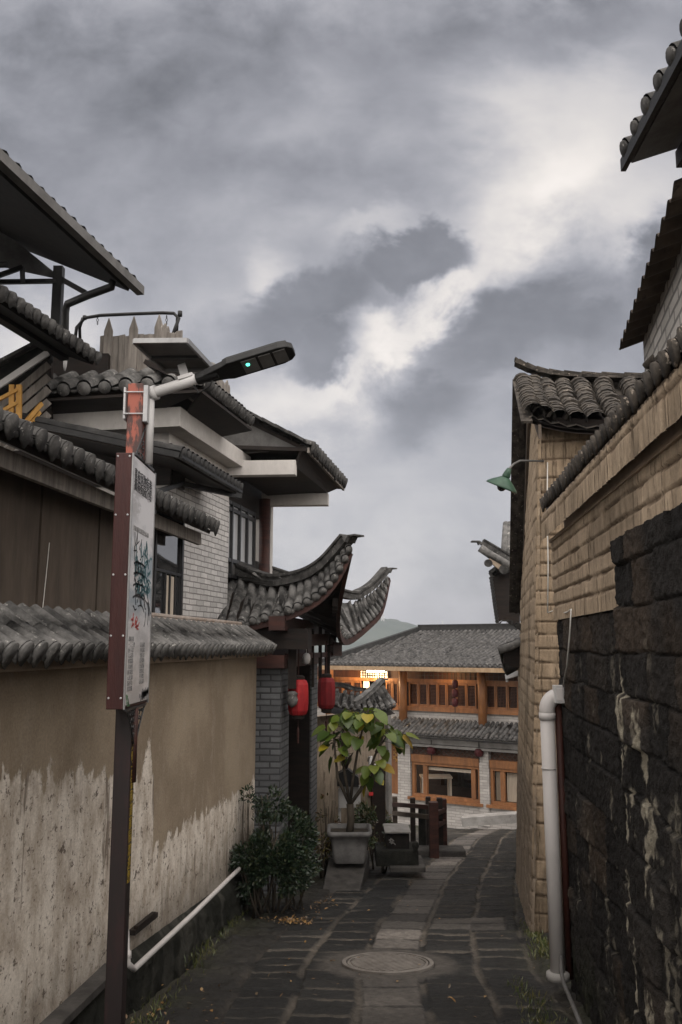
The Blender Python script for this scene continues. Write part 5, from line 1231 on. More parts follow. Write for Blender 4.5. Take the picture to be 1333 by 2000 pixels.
# ground floor
b = MB(); b.pbox(TF, U(757), uR, zg_, zfl, -.3, 0); b.build('brick_base', M['brick_far'], tea)
for a_, c_ in ((779, 803), (938, 956), (1024, 1044)):
    b = MB(); b.pbox(TF, U(a_), U(c_), zfl-.6, Zt(1452), -.34, .05); b.build('brick_pier', M['brick_far'], tea)
b = MB(); b.pbox(TF, uL, uR, zg_, Zt(1452), -2.6, -2.4); b.pbox(TF, uL, uR, zg_, zg_+.3, -2.4, -.31); b.build('room_back', M['wood_dark'], tea)
b = MB(); b.pbox(TF, uL, uR, Zt(1455), Zt(1445), -.35, .10); b.pbox(TF, uL, uR, Zt(1461), Zt(1456), -.35, .16); b.build('stone_band', M['concrete_grey'], tea)
def lattice(parent, u0_, u1_, z0_, z1_, off, nx, nz, th=.016, mat='wood_orange_dark', diag=False, name='lattice'):
    q = MB()
    if diag:
        W_, H_ = u1_-u0_, z1_-z0_; k = int((W_+H_)/.16)
        for i in range(k):
            t_ = i*.16
            for s_ in (0, 1):
                x0, y0 = (t_, 0) if t_ < W_ else (W_, t_-W_); L_ = min(x0, H_-y0); 
                if L_ <= .02: continue
                x1, y1 = x0-L_, y0+L_
                if s_: x0, x1 = W_-x0, W_-x1
                q.beam(TF.pt(u0_+x0, z0_+y0, off), TF.pt(u0_+x1, z0_+y1, off), th, th)
    else:
        for i in range(1, nx): uu = lerp(u0_, u1_, i/nx); q.pbox(TF, uu-th/2, uu+th/2, z0_, z1_, off-th/2, off+th/2)
        for i in range(1, nz): zz_ = lerp(z0_, z1_, i/nz); q.pbox(TF, u0_, u1_, zz_-th/2, zz_+th/2, off-th*.6, off+th*.6)
    return q.build(name, M[mat], parent)
def frame(u0_, u1_, z0_, z1_, off, w_, d=.06):
    q = MB(); q.pbox(TF, u0_, u0_+w_, z0_, z1_, off-d/2, off+d/2); q.pbox(TF, u1_-w_, u1_, z0_, z1_, off-d/2, off+d/2)
    q.pbox(TF, u0_+w_, u1_-w_, z0_, z0_+w_, off-d/2, off+d/2); q.pbox(TF, u0_+w_, u1_-w_, z1_-w_, z1_, off-d/2, off+d/2); return q
def shop(pa, pb, curtain):
    u0_, u1_ = U(pa), U(pb); zb, zt_ = Zt(1556), Zt(1493); zh = Zt(1478)
    q = frame(u0_, u1_, zb-.10, zt_, -.10, .09, .14); wn_ = q.build('shop_window', M['wood_orange'], tea)
    q = MB(); q.pbox(TF, u0_, u1_, zt_+.002, zh, -.18, .02); q.build('header_beam', M['wood_orange'], tea)
    q = MB(); q.pbox(TF, u0_, u1_, zh, Zt(1460), -.16, -.12); fz = q.build('header_panel', M['wood_orange_dark'], tea); lattice(fz, u0_, u1_, zh, Zt(1460), -.10, 1, 1, .02, 'wood_brown', True)
    q = MB(); q.pbox(TF, u0_-.1, u1_+.1, zb-.19, zb-.10, -.14, .10); q.build('sill', M['wood_orange'], tea)
    if not curtain:
        for px_ in (829, 923): q = MB(); q.pbox(TF, U(px_)-.07, U(px_)+.07, zb, zt_-.1, -.15, -.05); q.build('mullion', M['wood_orange'], wn_)
        q = MB(); q.pbox(TF, u0_+.09, u1_-.09, zb, zt_-.09, -1.9, -1.88); q.build('pane', M['glass_dark'], wn_)
        q = MB(); q.pbox(TF, U(832), U(920), zt_-.24, zt_-.15, -.20, -.18); q.build('blind', M['curtain'], wn_)
    else:
        q = MB(); q.pbox(TF, U(980)-.07, U(980)+.07, zb, zt_-.1, -.15, -.05); q.build('mullion', M['wood_orange'], wn_)
        for i, (a_, c_) in enumerate(((964, 976), (985, 1010))):
            q = MB(); n = 40; rows = [[TF.pt(lerp(U(a_), U(c_), k/n), z_, -.20+.02*math.sin(k*1.3)) for k in range(n+1)] for z_ in (zb, zt_-.14)]; q.grid(rows); q.build('curtain', M['curtain'], wn_)
        q = MB(); q.pbox(TF, u0_+.14, u1_-.14, zb, zt_-.14, -.32, -.30); q.build('pane', M['glass_dark'], wn_)
shop(804, 938, False); shop(957, 1023, True); 
q = MB(); q.pbox(TF, U(752), U(779), zg_, Zt(1460), -.5, -.45); dd = q.build('door', M['wood_orange'], tea)
lattice(dd, U(757), U(778), Zt(1500), Zt(1462), -.42, 1, 1, .03, 'wood_yellow', True)
# lower roof
zle = Zt(1437, .6); zlt = Zt(1409, -.2)
lA, lB = TF.pt(U(760), zle, .62), TF.pt(uR, zle, .62); upl = (-TF.n*.95+UP*((zlt-zle)/.95)); 
simple_roof(tea, lA, lB, upl.normalized(), upl.length, 70, M['tile_mid'], r=.058, tl=.22, sag=.05, deck=.06, drip=.05, deck_mat=M['concrete_grey'], name='lower_roof')
# upper storey
zb0_, zb1_ = Zt(1425, OU), Zt(1391, OU)
b = MB(); b.pbox(TF, uL, uR, zb0_, zb1_, OU-.2, OU); b.build('white_brick_band', M['brick_far'], tea)
zw0_, zw1_ = Zt(1390, OU), Zt(1332, OU); zf0, zf1 = Zt(1331, OU), Zt(1306, OU)
b = MB(); b.pbox(TF, uL, uR, zf0, zf1, OU-.1, OU-.05); fr_ = b.build('frieze', M['wood_orange_dark'], tea)
b = MB(); b.pbox(TF, uL, uR, zf0-.05, zf0+.06, OU-.04, OU+.06); b.pbox(TF, uL, uR, zb1_+.002, zb1_+.14, OU-.08, OU+.10); b.build('rail_beam', M['wood_orange'], tea)
lattice(fr_, U(800), uR-3, zf0+.06, zf1, OU-.03, 42, 3, .02, 'wood_brown')
b = MB(); b.pbox(TF, uL, uR, zw0_, zf1, OU-.24, OU-.20); b.build('inner_screen', M['cloth_dark'], tea)
def win(pa, pb, lat=True):
    u0_, u1_ = U(pa, OU), U(pb, OU); q = frame(u0_+.006, u1_-.006, zw0_+.10, zw1_-.01, OU, .04, .07)
    q.pbox(TF, u0_+.05, u1_-.05, zw0_+.14, zw0_+.20, OU-.02, OU+.02); q.pbox(TF, u0_+.05, u1_-.05, zw1_-.10, zw1_-.05, OU-.02, OU+.02)
    w_ = q.build('lattice_window', M['wood_orange'], tea)
    lattice(w_, u0_+.05, u1_-.05, zw0_+.20, zw1_-.10, OU, 6, 14, .011, 'wood_orange_dark')
    q = MB(); q.pbox(TF, u0_+.05, u1_-.05, zw0_+.20, zw1_-.10, OU-.05, OU-.04); q.build('pane', M['glass_dark'], w_)
xs_ = [801, 820, 839, 858, 876, 895, 915, 935]
for a_, c_ in zip(xs_[:-1], xs_[1:]): win(a_, c_)
xs_ = [953, 973, 996, 1018, 1040]
for a_, c_ in zip(xs_[:-1], xs_[1:]): win(a_, c_)
xs_ = [652, 671, 690, 708]
for a_, c_ in zip(xs_[:-1], xs_[1:]): win(a_, c_)
xs_ = [756, 769, 781]
for a_, c_ in zip(xs_[:-1], xs_[1:]): win(a_, c_)
for px_ in (644, 788, 943): 
    cc = TF.at(px_, 1400, -.22); q = MB(); q.tube([Vector((cc.x, cc.y, zlt-.15)), Vector((cc.x, cc.y, Zt(1300, -.2)))], .135, 16); q.build('column', M['wood_orange'], tea, True)
# lit doorway of the upper floor
q = MB(); q.pbox(TF, U(711, OU), U(722, OU), zb1_+.1, zw1_-.05, OU-.02, OU); q.build('lit_panel', M['lit_paper'], tea)
q = MB(); q.pbox(TF, U(708, OU), U(760, OU), Zt(1327, OU), Zt(1308, OU), OU+.05, OU+.07); lf = q.build('lamp_screen', M['lit_paper'], tea); lattice(lf, U(708, OU), U(760, OU), Zt(1327, OU), Zt(1308, OU), OU+.09, 11, 4, .03, 'wood_dark')
for px_ in (726, 742):
    cc = TF.at(px_, 1311, OU+.30); q = MB(); q.lathe(cc-UP*.03, [(.16, 0), (.16, .05), (.10, .07)], 16); q.build('ceiling_lamp', M['lamp_white'], tea)
# main roof
rz_e = Zt(1300, .7); cor_u = U(628, .7)
mA, mB = TF.pt(cor_u, rz_e, .72), TF.pt(uR, rz_e, .72); upm = -TF.n*4.6; 
ridz = P(860, 1231, 31.6).z; run = 4.6; upm = -TF.n*run+UP*(ridz-rz_e); hk = 1.3; uRg = cor_u+hk
def Rm(t):
    uu = lerp(cor_u, uR, t); k = min(1.0, (uu-cor_u)/hk); return TF.pt(uu, rz_e, .72)+upm*k
Em = lambda t: lerp(mA, mB, t)
c, p = MB(), MB(); tiles(c, p, Em, Rm, 76, r=.066, tl=.3, sag=.10, drip=.06); k = len(c.v); c.v += p.v; c.f += [tuple(i+k for i in f) for f in p.f]; c.mi += [0]*len(p.f)
c.build('main_roof', M['tile_mid'], tea, True)
hipt = TF.pt(uRg, 0, .72)+upm+UP*rz_e
b = MB(); b.prism([mA, hipt-UP*.03, TF.pt(cor_u, rz_e, .72)-TF.n*8.5], -UP*.06); b.prism([mA-UP*.05, mB-UP*.05, mB-UP*.05-TF.n*2, mA-UP*.05-TF.n*2], -UP*.05); b.build('roof_underside', M['wood_orange_dark'], tea)
b = MB(); b.beam(hipt+UP*.08, hipt+TF.t*14+UP*.08, .26, .22); b.beam(hipt+UP*.2, hipt+TF.t*14+UP*.2, .30, .05)
b.beam(mA+UP*.08, hipt+UP*.08, .20, .16); b.build('ridge', M['tile_black'], tea)
b = MB(); b.beam(mA-UP*.12+TF.n*.02, mB-UP*.12+TF.n*.02, .06, .13); b.build('eave_board', M['wood_pale'], tea)
cc = TF.at(1000, 1226, -3.4)
for (px_, sgn) in ((969, 1),):
    c0q = P(px_, 1228, 31.2); b = MB(); b.tube([c0q-UP*.1, c0q+UP*.12+TF.t*.06, c0q+UP*.25+TF.t*.22], [.07, .05, .02], 8); b.build('ridge_horn', M['tile_black'], tea)
# lights that are on
for (px_, py_, off, e_, col_, rad__) in ((733, 1316, OU+.35, 44, (1, .70, .36), .2), (690, 1322, OU+.5, 20, (1, .58, .22), .2), (768, 1500, -1.0, 14, (1, .55, .2), .2), (870, 1318, OU+.55, 14, (1, .62, .28), .3)):
    ll = bpy.data.lights.new('veranda_light', 'POINT'); ll.energy = e_; ll.color = col_; ll.shadow_soft_size = rad__
    lo = bpy.data.objects.new('veranda_light', ll); COL.objects.link(lo); lo.location = TF.at(px_, py_, off)
# table inside the shop window
tq = TF.at(852, 1543, -.9); tt = thing('tea_table', 'pale wooden table standing behind the dark shop window', 'table', tuple(tq), TF.ang())
b = MB(); b.box(tq.x-.5, tq.x+.5, tq.y-.35, tq.y+.35, tq.z+.40, tq.z+.45); b.build('table_top', M['curtain'], tt)
for sx in (-.44, .44):
    for sy in (-.3, .3): b = MB(); b.box(tq.x+sx-.03, tq.x+sx+.03, tq.y+sy-.03, tq.y+sy+.03, tq.z-.3, tq.z+.40); b.build('leg', M['curtain'], tt)
# dim red lanterns on the teahouse
def small_lantern(name, label, px_, py_, off, r_, h_, grp):
    c_ = TF.at(px_, py_, off); t_ = thing(name, label, 'lantern', tuple(c_), 0, grp)
    q = MB(); q.lathe(c_, [(r_*.5, -h_*.5), (r_*.9, -h_*.35), (r_, 0), (r_*.9, h_*.35), (r_*.5, h_*.5)], 12); q.build('shade', M['lantern_dim'], t_, True)
    q = MB(); q.tube([c_+UP*h_*.5, c_+UP*(h_*.5+.2)], .012, 5); q.build('cord', M['wood_dark'], t_); q = MB(); q.tube([c_-UP*h_*.5, c_-UP*(h_*.5+.18)], .015, 5); q.build('tassel', M['wood_dark'], t_)
small_lantern('small_lantern', 'upper dim red lantern before the teahouse lattice windows', 889, 1336, .1, .10, .26, 'red lanterns on the teahouse')
small_lantern('small_lantern', 'middle dim red lantern before the teahouse lattice windows', 889, 1354, .1, .10, .26, 'red lanterns on the teahouse')
small_lantern('small_lantern', 'lowest dim red lantern before the teahouse lattice windows', 889, 1372, .1, .10, .26, 'red lanterns on the teahouse')
small_lantern('small_lantern', 'small lantern above the left part of the dark shop window', 843, 1466, .12, .14, .24, 'red lanterns on the teahouse')
small_lantern('small_lantern', 'small lantern beside the grey pier at the shop window right end', 936, 1470, .12, .14, .24, 'red lanterns on the teahouse')
# pale kerb and boulders before the teahouse
b = MB(); b.beam(P(905, 1603, 24.5), P(1030, 1594, 24.0), .5, .22)
tag(b.build('kerb', M['concrete_grey']), None, None, kind='structure')

# ------------------------------------------------------------------ far pylons on the hill
def pylon(px_, y0, y1, d, label):
    b_ = P(px_, y1+8, d); t_ = P(px_, y0, d); H_ = t_.z-b_.z; w_ = H_*.09; o_ = thing('lattice_tower', label, 'tower', tuple(b_)); q = MB()
    for sx in (-1, 1):
        for sy in (-1, 1): q.beam(b_+Vector((sx*w_, sy*w_, 0)), t_+Vector((sx*w_*.15, sy*w_*.15, 0)), H_*.02, H_*.02)
    n = 7
    for k in range(n):
        za, zb_ = k/n, (k+1)/n; wa, wb = w_*(1-.85*za), w_*(1-.85*zb_)
        for sy in (-1, 1):
            q.beam(b_+Vector((-wa, sy*wa, H_*za)), b_+Vector((wb, sy*wb, H_*zb_)), H_*.012, H_*.012); q.beam(b_+Vector((wa, sy*wa, H_*za)), b_+Vector((-wb, sy*wb, H_*zb_)), H_*.012, H_*.012)
    q.build('mast', M['grey_metal'], o_); q = MB()
    for f_ in (.72, .84, .95): q.beam(b_+Vector((-w_*1.1, 0, H_*f_)), b_+Vector((w_*1.1, 0, H_*f_)), H_*.015, H_*.015)
    q.build('crossarm', M['grey_metal'], o_)
pylon(748, 1190, 1236, 760, 'taller far lattice tower standing on the wooded hill')
pylon(865, 1212, 1234, 900, 'shorter far lattice tower rising behind the teahouse ridge')

# ------------------------------------------------------------------ neighbour's plaster wall beyond the gatehouse
na, nb_ = P(612, 1500, 14.1), P(757, 1500, 15.9); NW = Pl((na.x, na.y), (nb_.x-na.x, nb_.y-na.y))
nw = thing('courtyard_wall', 'tan plaster courtyard wall behind the potted plant with a small upturned tiled coping', 'wall', (na.x, na.y, 0), NW.ang())
uN = NW.u(nb_); zn1 = NW.at(690, 1392).z
def nfn(u, z):
    n1 = fbm(u*3, z*3, 4, 111); n2 = fbm(u*10, z*1.5, 4, 112); C = np.array([.33, .275, .215])*(.72+.5*n1[..., None]); s_ = smooth(z+(n2-.5)*1.4, -.2, -1.2)[..., None]; C = C*(1-s_*.6)+np.array([.08, .065, .045])*s_*.6
    C = C*(1-.4*smooth(n2, .6, .7)[..., None]); return (n1-.5)*.03, C
relief('wall', NW, -.6, uN, -3.0, zn1, .03, nfn, M['adobe'], nw, side=1)
b = MB(); b.pbox(NW, -.6, uN-.03, -3, zn1-.02, -.3, -.04); b.build('wall_core', M['plaster_tan'], nw)
b = MB(); b.pbox(NW, uN-.06, uN+.05, -3, zn1+.1, -.2, .06); b.build('corner_post', M['concrete_grey'], nw)
b = MB(); b.pbox(NW, uN-.55, uN-.12, -2.6, NW.at(740, 1492).z, .01, .03); b.build('dark_doorway', M['wood_dark'], nw)
Ep = [NW.at(640, 1372, .25), NW.at(690, 1381, .25), NW.at(735, 1384, .25), NW.at(772, 1376, .3)]
Rp = [NW.at(640, 1344, -.1), NW.at(690, 1352, -.1), NW.at(722, 1354, -.05), NW.at(748, 1340, .0)]
c, p = MB(), MB(); tiles(c, p, lambda t: curve(Ep, t), lambda t: curve(Rp, t), 11, r=.055, tl=.13, sag=.1, drip=.05); k = len(c.v); c.v += p.v; c.f += [tuple(i+k for i in f) for f in p.f]; c.mi += [0]*len(p.f)
c.build('coping_tiles', M['tile_bright'], nw, True)
b = MB(); b.grid([[v-UP*.06 for v in Ep], [v-UP*.06 for v in Rp]]); b.grid([[v-UP*.16 for v in Ep], [v-UP*.3 for v in Rp]]); b.build('coping_base', M['wood_dark'], nw)
ridge([NW.at(690, 1384, .12), NW.at(708, 1372, .1), NW.at(726, 1356, .08), NW.at(747, 1334, .05)], .12, .05, .02, M['tile_bright'], nw, 8)
ridge([NW.at(640, 1345, -.1), NW.at(665, 1345, -.1), NW.at(690, 1352, -.1), NW.at(722, 1354, -.05)], .10, .04, .02, M['tile'], nw, 8, 'coping_ridge')
nbt = thing('notice_board', 'white notice board with a dark peaked hood against the courtyard wall', 'notice board', tuple(P(681, 1560, 13.6)))
b = MB(); q0_ = P(663, 1578, 13.6); q1_ = P(703, 1534, 13.6); b.box(q0_.x, q1_.x, 13.6, 13.64, q0_.z, q1_.z); b.build('board', M['white_paint'], nbt)
b = MB(); pts = [P(659, 1536, 13.5), P(702, 1537, 13.5), P(701, 1519, 13.5), P(679, 1502, 13.5), P(660, 1512, 13.5)]; b.prism(pts, (0, .25, 0)); b.build('hood', M['black_paint'], nbt)
for px_ in (664, 702): b = MB(); a_ = P(px_, 1540, 13.66); b.box(a_.x-.02, a_.x+.02, 13.645, 13.69, -2.4, a_.z); b.build('post', M['white_paint'], nbt)
b = MB(); q0_ = NW.at(721, 1554, .03); q1_ = NW.at(729, 1547, .03); b.prism([NW.at(721, 1554, .03), NW.at(729, 1554, .03), NW.at(729, 1547, .03), NW.at(721, 1547, .03)], NW.n*.004)
solo('red_paper', b, M['paper_red'], 'small red paper pasted on the courtyard wall right of the notice board', 'paper', tuple(q0_))
b = MB(); b.tube([P(720, 1486, 14.6), P(721, 1480, 14.5), P(726, 1478, 14.4), P(722, 1492, 14.4), P(727, 1497, 14.4), P(735, 1495, 14.4)], .022, 8)
solo('pipe_end', b, M['white_paint'], 'curled white pipe end above the leaves near the courtyard wall corner', 'pipe', tuple(P(726, 1488, 14.4)), smooth=True)

# ------------------------------------------------------------------ railing, trough, slab, pot
rl_ = thing('wooden_railing', 'worn low wooden railing with dark red posts at the bend of the lane', 'railing', tuple(P(830, 1630, 15)))
for px_, y0, y1, d, w_, mt in ((772, 1556, 1612, 16.4, .09, 'wood_brown'), (807, 1558, 1614, 16.2, .09, 'wood_dark'), (825, 1573, 1622, 15.6, .12, 'moss_stone'), (837, 1556, 1606, 16.6, .09, 'wood_dark'), (848, 1566, 1646, 14.8, .15, 'wood_red'), (860, 1558, 1632, 15.9, .10, 'wood_dark'), (868, 1560, 1629, 16.3, .10, 'wood_red')):
    a_, c_ = P(px_, y1, d), P(px_, y0, d); b = MB(); b.box(a_.x-w_/2, a_.x+w_/2, d-w_/2, d+w_/2, min(a_.z, ground_z(d)+.0)-.05, c_.z); b.build('post', M[mt], rl_, bevel=.008)
for a_, c_, mt in ((P(768, 1571, 16.4), P(845, 1577, 15.0), 'wood_red'), (P(768, 1588, 16.4), P(843, 1596, 15.0), 'wood_brown'), (P(846, 1592, 14.8), P(870, 1581, 16.4), 'wood_red'), (P(846, 1618, 14.8), P(870, 1603, 16.4), 'wood_red')):
    b = MB(); b.beam(a_, c_, .06, .07); b.build('rail', M[mt], rl_)
b = MB(); a_ = P(790, 1640, 15); b.box(a_.x-.3, a_.x+1.0, 14.9, 15.3, ground_z(15)-.2, ground_z(15)+.12); b.build('sill_stone', M['stone_slab'], rl_, bevel=.02)
tr = thing('stone_trough', 'black stone trough with pale lid slab on a wide base beside the lane', 'trough', tuple(P(785, 1698, 12.4)))
d = 12.4; zt0 = P(785, 1697, d).z
def dbox(x0, y0, x1, y1, dd, dep): a_, c_ = P(x0, y1, dd), P(x1, y0, dd); return (a_.x, c_.x, dd, dd+dep, a_.z, c_.z)
b = MB(); b.box(*dbox(762, 1694, 832, 1704, 12.3, .7)); b.build('plinth', M['stone_slab'], tr, bevel=.01)
b = MB(); b.box(*dbox(735, 1661, 818, 1693, 12.4, .55)); b.build('base', M['moss_stone'], tr, bevel=.015)
b = MB(); b.box(*dbox(755, 1629, 800, 1660, 12.5, .4)); bb_ = b.build('body', M['cloth_dark'], tr, bevel=.01)
b = MB(); b.box(*dbox(752, 1624, 803, 1628, 12.44, .55)); b.build('lid', M['concrete_grey'], tr, bevel=.006)
b = MB(); b.lathe(P(812, 1658, 12.4), [(.03, -.03), (.035, 0), (.05, .04), (.04, .08), (.015, .10)], 12); b.build('finial', M['moss_stone'], tr, True)
b = MB(); 
for s_ in (((760, 1641), (766, 1639), (770, 1643)), ((764, 1637), (763, 1646)), ((767, 1642), (764, 1648), (769, 1646), (773, 1650)), ((761, 1645), (768, 1645))):
    for p0, p1 in zip(s_[:-1], s_[1:]): b.beam(P(*p0, 12.497), P(*p1, 12.497), .012, .012)
b.build('painted_mark', M['concrete_grey'], bb_)
sl_ = P(690, 1722, 11.2); b = MB(); zs_ = P(685, 1684, 11.9).z
x0_, x1_ = P(628, 1700, 11.4).x, P(706, 1700, 11.4).x
b.hexa([(x0_, 11.0, -2.2), (x1_-.05, 11.0, -2.2), (x1_+.14, 12.6, -2.2), (x0_+.1, 12.6, -2.2), (x0_, 11.0, zs_-.22), (x1_-.05, 11.0, zs_-.22), (x1_+.14, 12.6, zs_), (x0_+.1, 12.6, zs_)])
solo('stone_ramp', b, M['stone_slab'], 'dark sloping stone slab under the big planter beside the lane', 'slab', tuple(sl_), bevel=.015)
pc = P(683, 1684, 12.1); pz = zs_-.02; rim = P(683, 1617, 12.1).z
pot = thing('planter_pot', 'large square grey planter pot with wide rim standing on the stone slab', 'pot', (pc.x, pc.y, pz))
def sqr(h, z, rr=.25, n=6):
    out = []
    for cx, cy, a0_ in ((1, 1, 0), (-1, 1, 90), (-1, -1, 180), (1, -1, 270)):
        for k in range(n+1): an = rad(a0_+90*k/n); out.append(Vector((pc.x+(cx*(1-rr)+rr*math.cos(an))*h, pc.y+(cy*(1-rr)+rr*math.sin(an))*h, z)))
    return out
Hh = rim-pz; prof = [(.20, 0), (.215, .03), (.235, Hh*.5), (.255, Hh-.07), (.29, Hh-.06), (.295, Hh), (.265, Hh), (.25, Hh-.06)]
b = MB(); o_ = [sqr(h_, pz+z_) for h_, z_ in prof]; b.grid([r+[r[0]] for r in o_]); b.build('pot', M['pot_glaze'], pot, True)
b = MB(); b.prism(sqr(.252, pz+Hh-.075), (0, 0, .02)); b.build('soil', M['soil'], pot)

# ------------------------------------------------------------------ plants
class Leaves:
    def __init__(s): s.v = []; s.f = []; s.c = []
    def leaf(s, p, dirn, nrm, L, W, col, fold=.15, heart=False, droop=.2):
        d_ = dirn.normalized(); n_ = (nrm-d_*nrm.dot(d_))
        n_ = n_.normalized() if n_.length > 1e-4 else d_.orthogonal().normalized()
        s_ = d_.cross(n_); o = len(s.v)
        prof = [(0, .0), (.12, .75), (.35, 1.0), (.65, .78), (.88, .35), (1, 0)] if heart else [(0, 0), (.3, .8), (.6, .9), (1, 0)]
        mid = []
        for t_, w_ in prof:
            c_ = p+d_*(L*t_)-n_*(droop*L*t_*t_); mid.append(len(s.v)); s.v.append(tuple(c_)); s.c.append(col)
            if 0 < w_:
                for sg in (-1, 1): s.v.append(tuple(c_+s_*(sg*W*w_*.5)+n_*(fold*W*w_)-d_*(.10*L if heart and t_ < .2 else 0))); s.c.append(col)
        for i in range(len(prof)-1):
            a_, b_ = mid[i], mid[i+1]; la = prof[i][1] > 0; lb = prof[i+1][1] > 0
            if la and lb: s.f += [(a_, a_+1, b_+1, b_), (a_, b_, b_+2, a_+2)]
            elif lb: s.f += [(a_, b_+1, b_), (a_, b_, b_+2)]
            elif la: s.f += [(a_, a_+1, b_), (a_, b_, a_+2)]
    def build(s, name, mat, parent):
        inv = wm(parent).inverted() if parent else Matrix(); me = bpy.data.meshes.new(name); me.from_pydata([tuple(inv @ Vector(v)) for v in s.v], [], s.f)
        ca = me.color_attributes.new('tone', 'FLOAT_COLOR', 'POINT'); cc = np.ones((len(s.v), 4), 'f'); cc[:, :3] = np.array(s.c); ca.data.foreach_set('color', cc.ravel())
        me.materials.append(mat); me.polygons.foreach_set('use_smooth', [True]*len(me.polygons)); me.update(); o = bpy.data.objects.new(name, me); COL.objects.link(o); o.parent = parent; return o
R_ = random.Random(11)
def rv(): 
    while True:
        v = Vector((R_.uniform(-1, 1), R_.uniform(-1, 1), R_.uniform(-1, 1)))
        if .05 < v.length < 1: return v.normalized()
plant = thing('potted_shrub', 'broad-leaved shrub with yellowing green leaves growing in the grey planter', 'plant', (pc.x, pc.y, rim-.06))
b = MB(); base = Vector((pc.x, pc.y, rim-.1)); fork = P(684, 1570, 12.05)
b.tube([base, lerp(base, fork, .5)+Vector((.015, 0, 0)), fork], [.055, .048, .05], 9); b.build('trunk', M['bark'], plant, True)
lv = Leaves()
greens = [(.095, .15, .022), (.13, .185, .026), (.055, .10, .018), (.18, .215, .03), (.075, .12, .022)]; yel = [(.42, .34, .03), (.34, .28, .03), (.36, .24, .03)]
branches = [[(684, 1572), (660, 1520), (655, 1470), (652, 1420), (664, 1395)], [(684, 1572), (672, 1500), (668, 1440), (676, 1400), (690, 1385)], [(684, 1572), (690, 1520), (700, 1460), (712, 1410), (720, 1385)],
            [(684, 1572), (712, 1530), (735, 1470), (755, 1438), (778, 1432)], [(684, 1572), (708, 1540), (726, 1505), (730, 1490)], [(668, 1440), (662, 1450), (650, 1440)], [(735, 1470), (745, 1450), (750, 1430), (745, 1410)], [(676, 1500), (684, 1480), (690, 1470)]]
b = MB(); dense = [15, 18, 23, 22, 12, 3, 13, 4]
for bi, br in enumerate(branches):
    dd = 12.05+R_.uniform(-.25, .25); pts = [P(x, y, lerp(12.05, dd, k/(len(br)-1))) for k, (x, y) in enumerate(br)]
    b.tube(pts, [.024-.018*k/(len(pts)-1) for k in range(len(pts))], 7)
    for k in range(dense[bi]):
        t_ = R_.uniform(.50, 1.02) if bi not in (4,) else R_.uniform(.5, 1.0); p = curve(pts, min(t_, .999)); out = rv(); out.z = out.z*.5-.15
        pet = p+out*R_.uniform(.06, .18); b.tube([p, pet], .004, 4)
        col = R_.choice(greens) if R_.random() > (.22 if bi in (3, 4) else .14) else R_.choice(yel)
        lv.leaf(pet, Vector((out.x, out.y, -.55+R_.uniform(-.4, .4))), Vector((out.x*.6, out.y*.6-.5, .9)), R_.uniform(.13, .24), R_.uniform(.11, .185), col, .10, True, .18)
b.build('branches', M['bark'], plant, True); lv.build('leaves', M['leaf_big'], plant)

def bush(name, label, lobes, n, L, cols, stems, mat='leaf_bush'):
    c0q = lobes[0][0]; t_ = thing(name, label, 'shrub', (c0q.x, c0q.y, ground_z(c0q.y)))
    q = Leaves(); tot = sum(r.x*r.y*r.z for c_, r in lobes)
    for c_, r in lobes:
        for k in range(int(n*r.x*r.y*r.z/tot)):
            v = rv(); rr = R_.uniform(.35, 1)**.6; p = c_+Vector((v.x*r.x, v.y*r.y, v.z*r.z))*rr
            w_ = vnoise(np.array(p.x*7+50), np.array(p.z*7+50), 3)
            if w_ < .34: continue
            o_ = (v+rv()*.7+Vector((0, -.2, .3))).normalized(); l_ = L*R_.uniform(.6, 1.25); col = R_.choice(cols); k_ = R_.uniform(.75, 1.25)
            q.leaf(p, o_, rv()+Vector((0, -.3, .8)), l_, l_*.42, tuple(x*k_ for x in col), .12, False, .2)
    q.build('foliage', M[mat], t_)
    b = MB()
    for k in range(stems):
        c_, r = R_.choice(lobes); top = c_+Vector((R_.uniform(-.7, .7)*r.x, R_.uniform(-.5, .5)*r.y, r.z*R_.uniform(.2, .8))); bt = Vector((c_.x+R_.uniform(-.2, .2)*r.x, c_.y, ground_z(c_.y)-.05))
        b.tube([bt, lerp(bt, top, .5)+rv()*.05, top], [.014, .010, .004], 6)
    b.build('stems', M['bark'], t_, True)
V3 = Vector
dk_ = [(.012, .024, .012), (.018, .034, .016), (.010, .019, .010), (.026, .044, .022), (.032, .040, .015)]
bush('leafy_bush', 'dark dense leafy bush growing against the plaster wall end and brick pier',
     [(P(525, 1672, 9.7), V3((.44, .40, .42))), (P(560, 1640, 9.9), V3((.34, .34, .34))), (P(500, 1600, 9.9), V3((.24, .26, .26))), (P(585, 1670, 9.9), V3((.24, .3, .34))), (P(530, 1570, 9.9), V3((.20, .22, .18))), (P(505, 1685, 9.6), V3((.36, .30, .42))), (P(550, 1695, 9.6), V3((.36, .30, .28))), (P(484, 1556, 9.8), V3((.08, .12, .12)))], 21000, .048, dk_, 30)
gr_ = [(.03, .05, .02), (.045, .07, .025), (.06, .08, .03), (.09, .07, .03)]
bush('small_shrub', 'low straggly shrub between the planter and the black trough', [(P(735, 1615, 13.2), V3((.22, .2, .26))), (P(712, 1600, 13.3), V3((.15, .2, .22))), (P(748, 1640, 12.9), V3((.14, .2, .2)))], 1500, .07, gr_, 14)
bush('dry_shrub', 'thin dry shrub with sparse brown leaves left of the planter', [(P(640, 1600, 12.6), V3((.16, .2, .34))), (P(632, 1650, 12.3), V3((.14, .2, .2)))], 520, .06, [(.06, .05, .02), (.09, .05, .025), (.12, .10, .02), (.03, .035, .015)], 16)
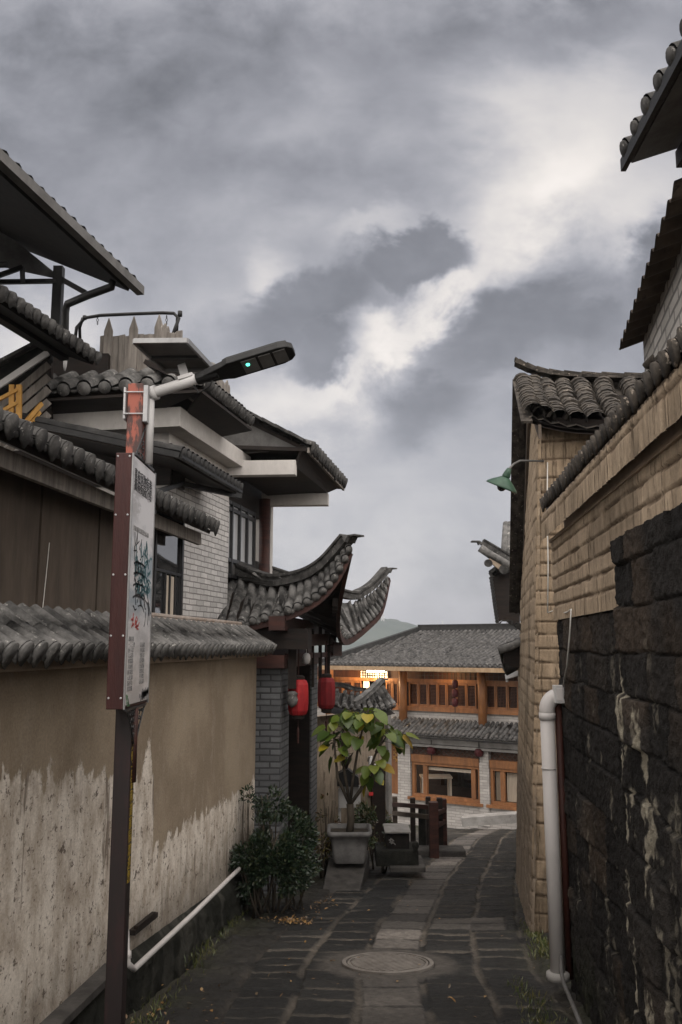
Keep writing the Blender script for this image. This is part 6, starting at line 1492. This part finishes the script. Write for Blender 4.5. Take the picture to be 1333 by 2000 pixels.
# grass, moss tufts, fallen leaves
def tufts(name, spots, n, L, cols, mat='leaf_bush'):
    q = Leaves()
    for (x, y, sx, sy, kk) in spots:
        for k in range(int(n*kk)):
            px_, py_ = x+R_.gauss(0, sx), y+R_.gauss(0, sy); p = Vector((px_, py_, float(gz_np(np.array(max(py_, 0))))+.01)); o_ = Vector((R_.uniform(-.6, .6), R_.uniform(-.6, .6), 1)); l_ = L*R_.uniform(.4, 1.2)
            q.leaf(p, o_, rv(), l_, l_*.14, R_.choice(cols), .1, False, .35)
    o = q.build(name, M[mat], None); tag(o, None, None, kind='stuff'); return o
gcols = [(.07, .085, .02), (.10, .105, .03), (.05, .07, .018), (.12, .11, .04)]
o = tufts('grass', [(1.78, 8.3, .04, .30, 1.0), (1.70, 7.7, .05, .2, .6), (1.25, 5.6, .06, .35, .8), (1.1, 5.0, .08, .25, .7), (EDGE[1][0]+.03, EDGE[1][1], .06, .5, .7), (EDGE[2][0]+.02, EDGE[2][1]-.8, .05, .5, .5), (EDGE[0][0]+.03, EDGE[0][1], .06, .3, .6), (1.3, 6.4, .05, .3, .4)], 420, .05, gcols); o['label'] = 'short grass and weeds along both edges of the lane'; o['category'] = 'grass'
q = Leaves()
for (x, y, sx, sy, n) in ((on_ground(570, 1803)[0], on_ground(570, 1803)[1], .13, .10, 190), (-.30, 10.2, .15, .25, 50), (-1.0, 5.9, .2, .5, 60), (.9, 5.6, .4, .6, 30), (.2, 8, .8, 2, 60), (1.0, 4.9, .2, .2, 30)):
    for k in range(n):
        px_, py_ = x+R_.gauss(0, sx), y+R_.gauss(0, sy); p = Vector((px_, py_, float(gz_np(np.array(max(py_, 0))))+.022)); q.leaf(p, Vector((R_.uniform(-1, 1), R_.uniform(-1, 1), R_.uniform(0, .4))), Vector((0, 0, 1))+rv()*.4, R_.uniform(.02, .05), R_.uniform(.012, .026), R_.choice([(.22, .12, .04), (.16, .09, .04), (.28, .17, .06), (.10, .07, .04)]), .2, False, .1)
o = q.build('fallen_leaves', M['leaf_bush'], None); tag(o, 'dry brown leaves scattered on the paving with one small heap', 'fallen leaves', kind='stuff')

# ------------------------------------------------------------------ evening haze
hz_ = MB(); hz_.box(-1590, 1590, -70, 1480, -14, 70); ho = hz_.build('haze', bpy.data.materials.new('haze')); tag(ho, None, None, kind='stuff')
hm = ho.data.materials[0]; hm.use_nodes = True; g = G(hm.node_tree); g.nodes.clear()
vo = g.node('ShaderNodeVolumePrincipled', {'Color': (.80, .84, .92), 'Density': HAZE}); g.links.new(vo.outputs[0], g.node('ShaderNodeOutputMaterial').inputs['Volume'])
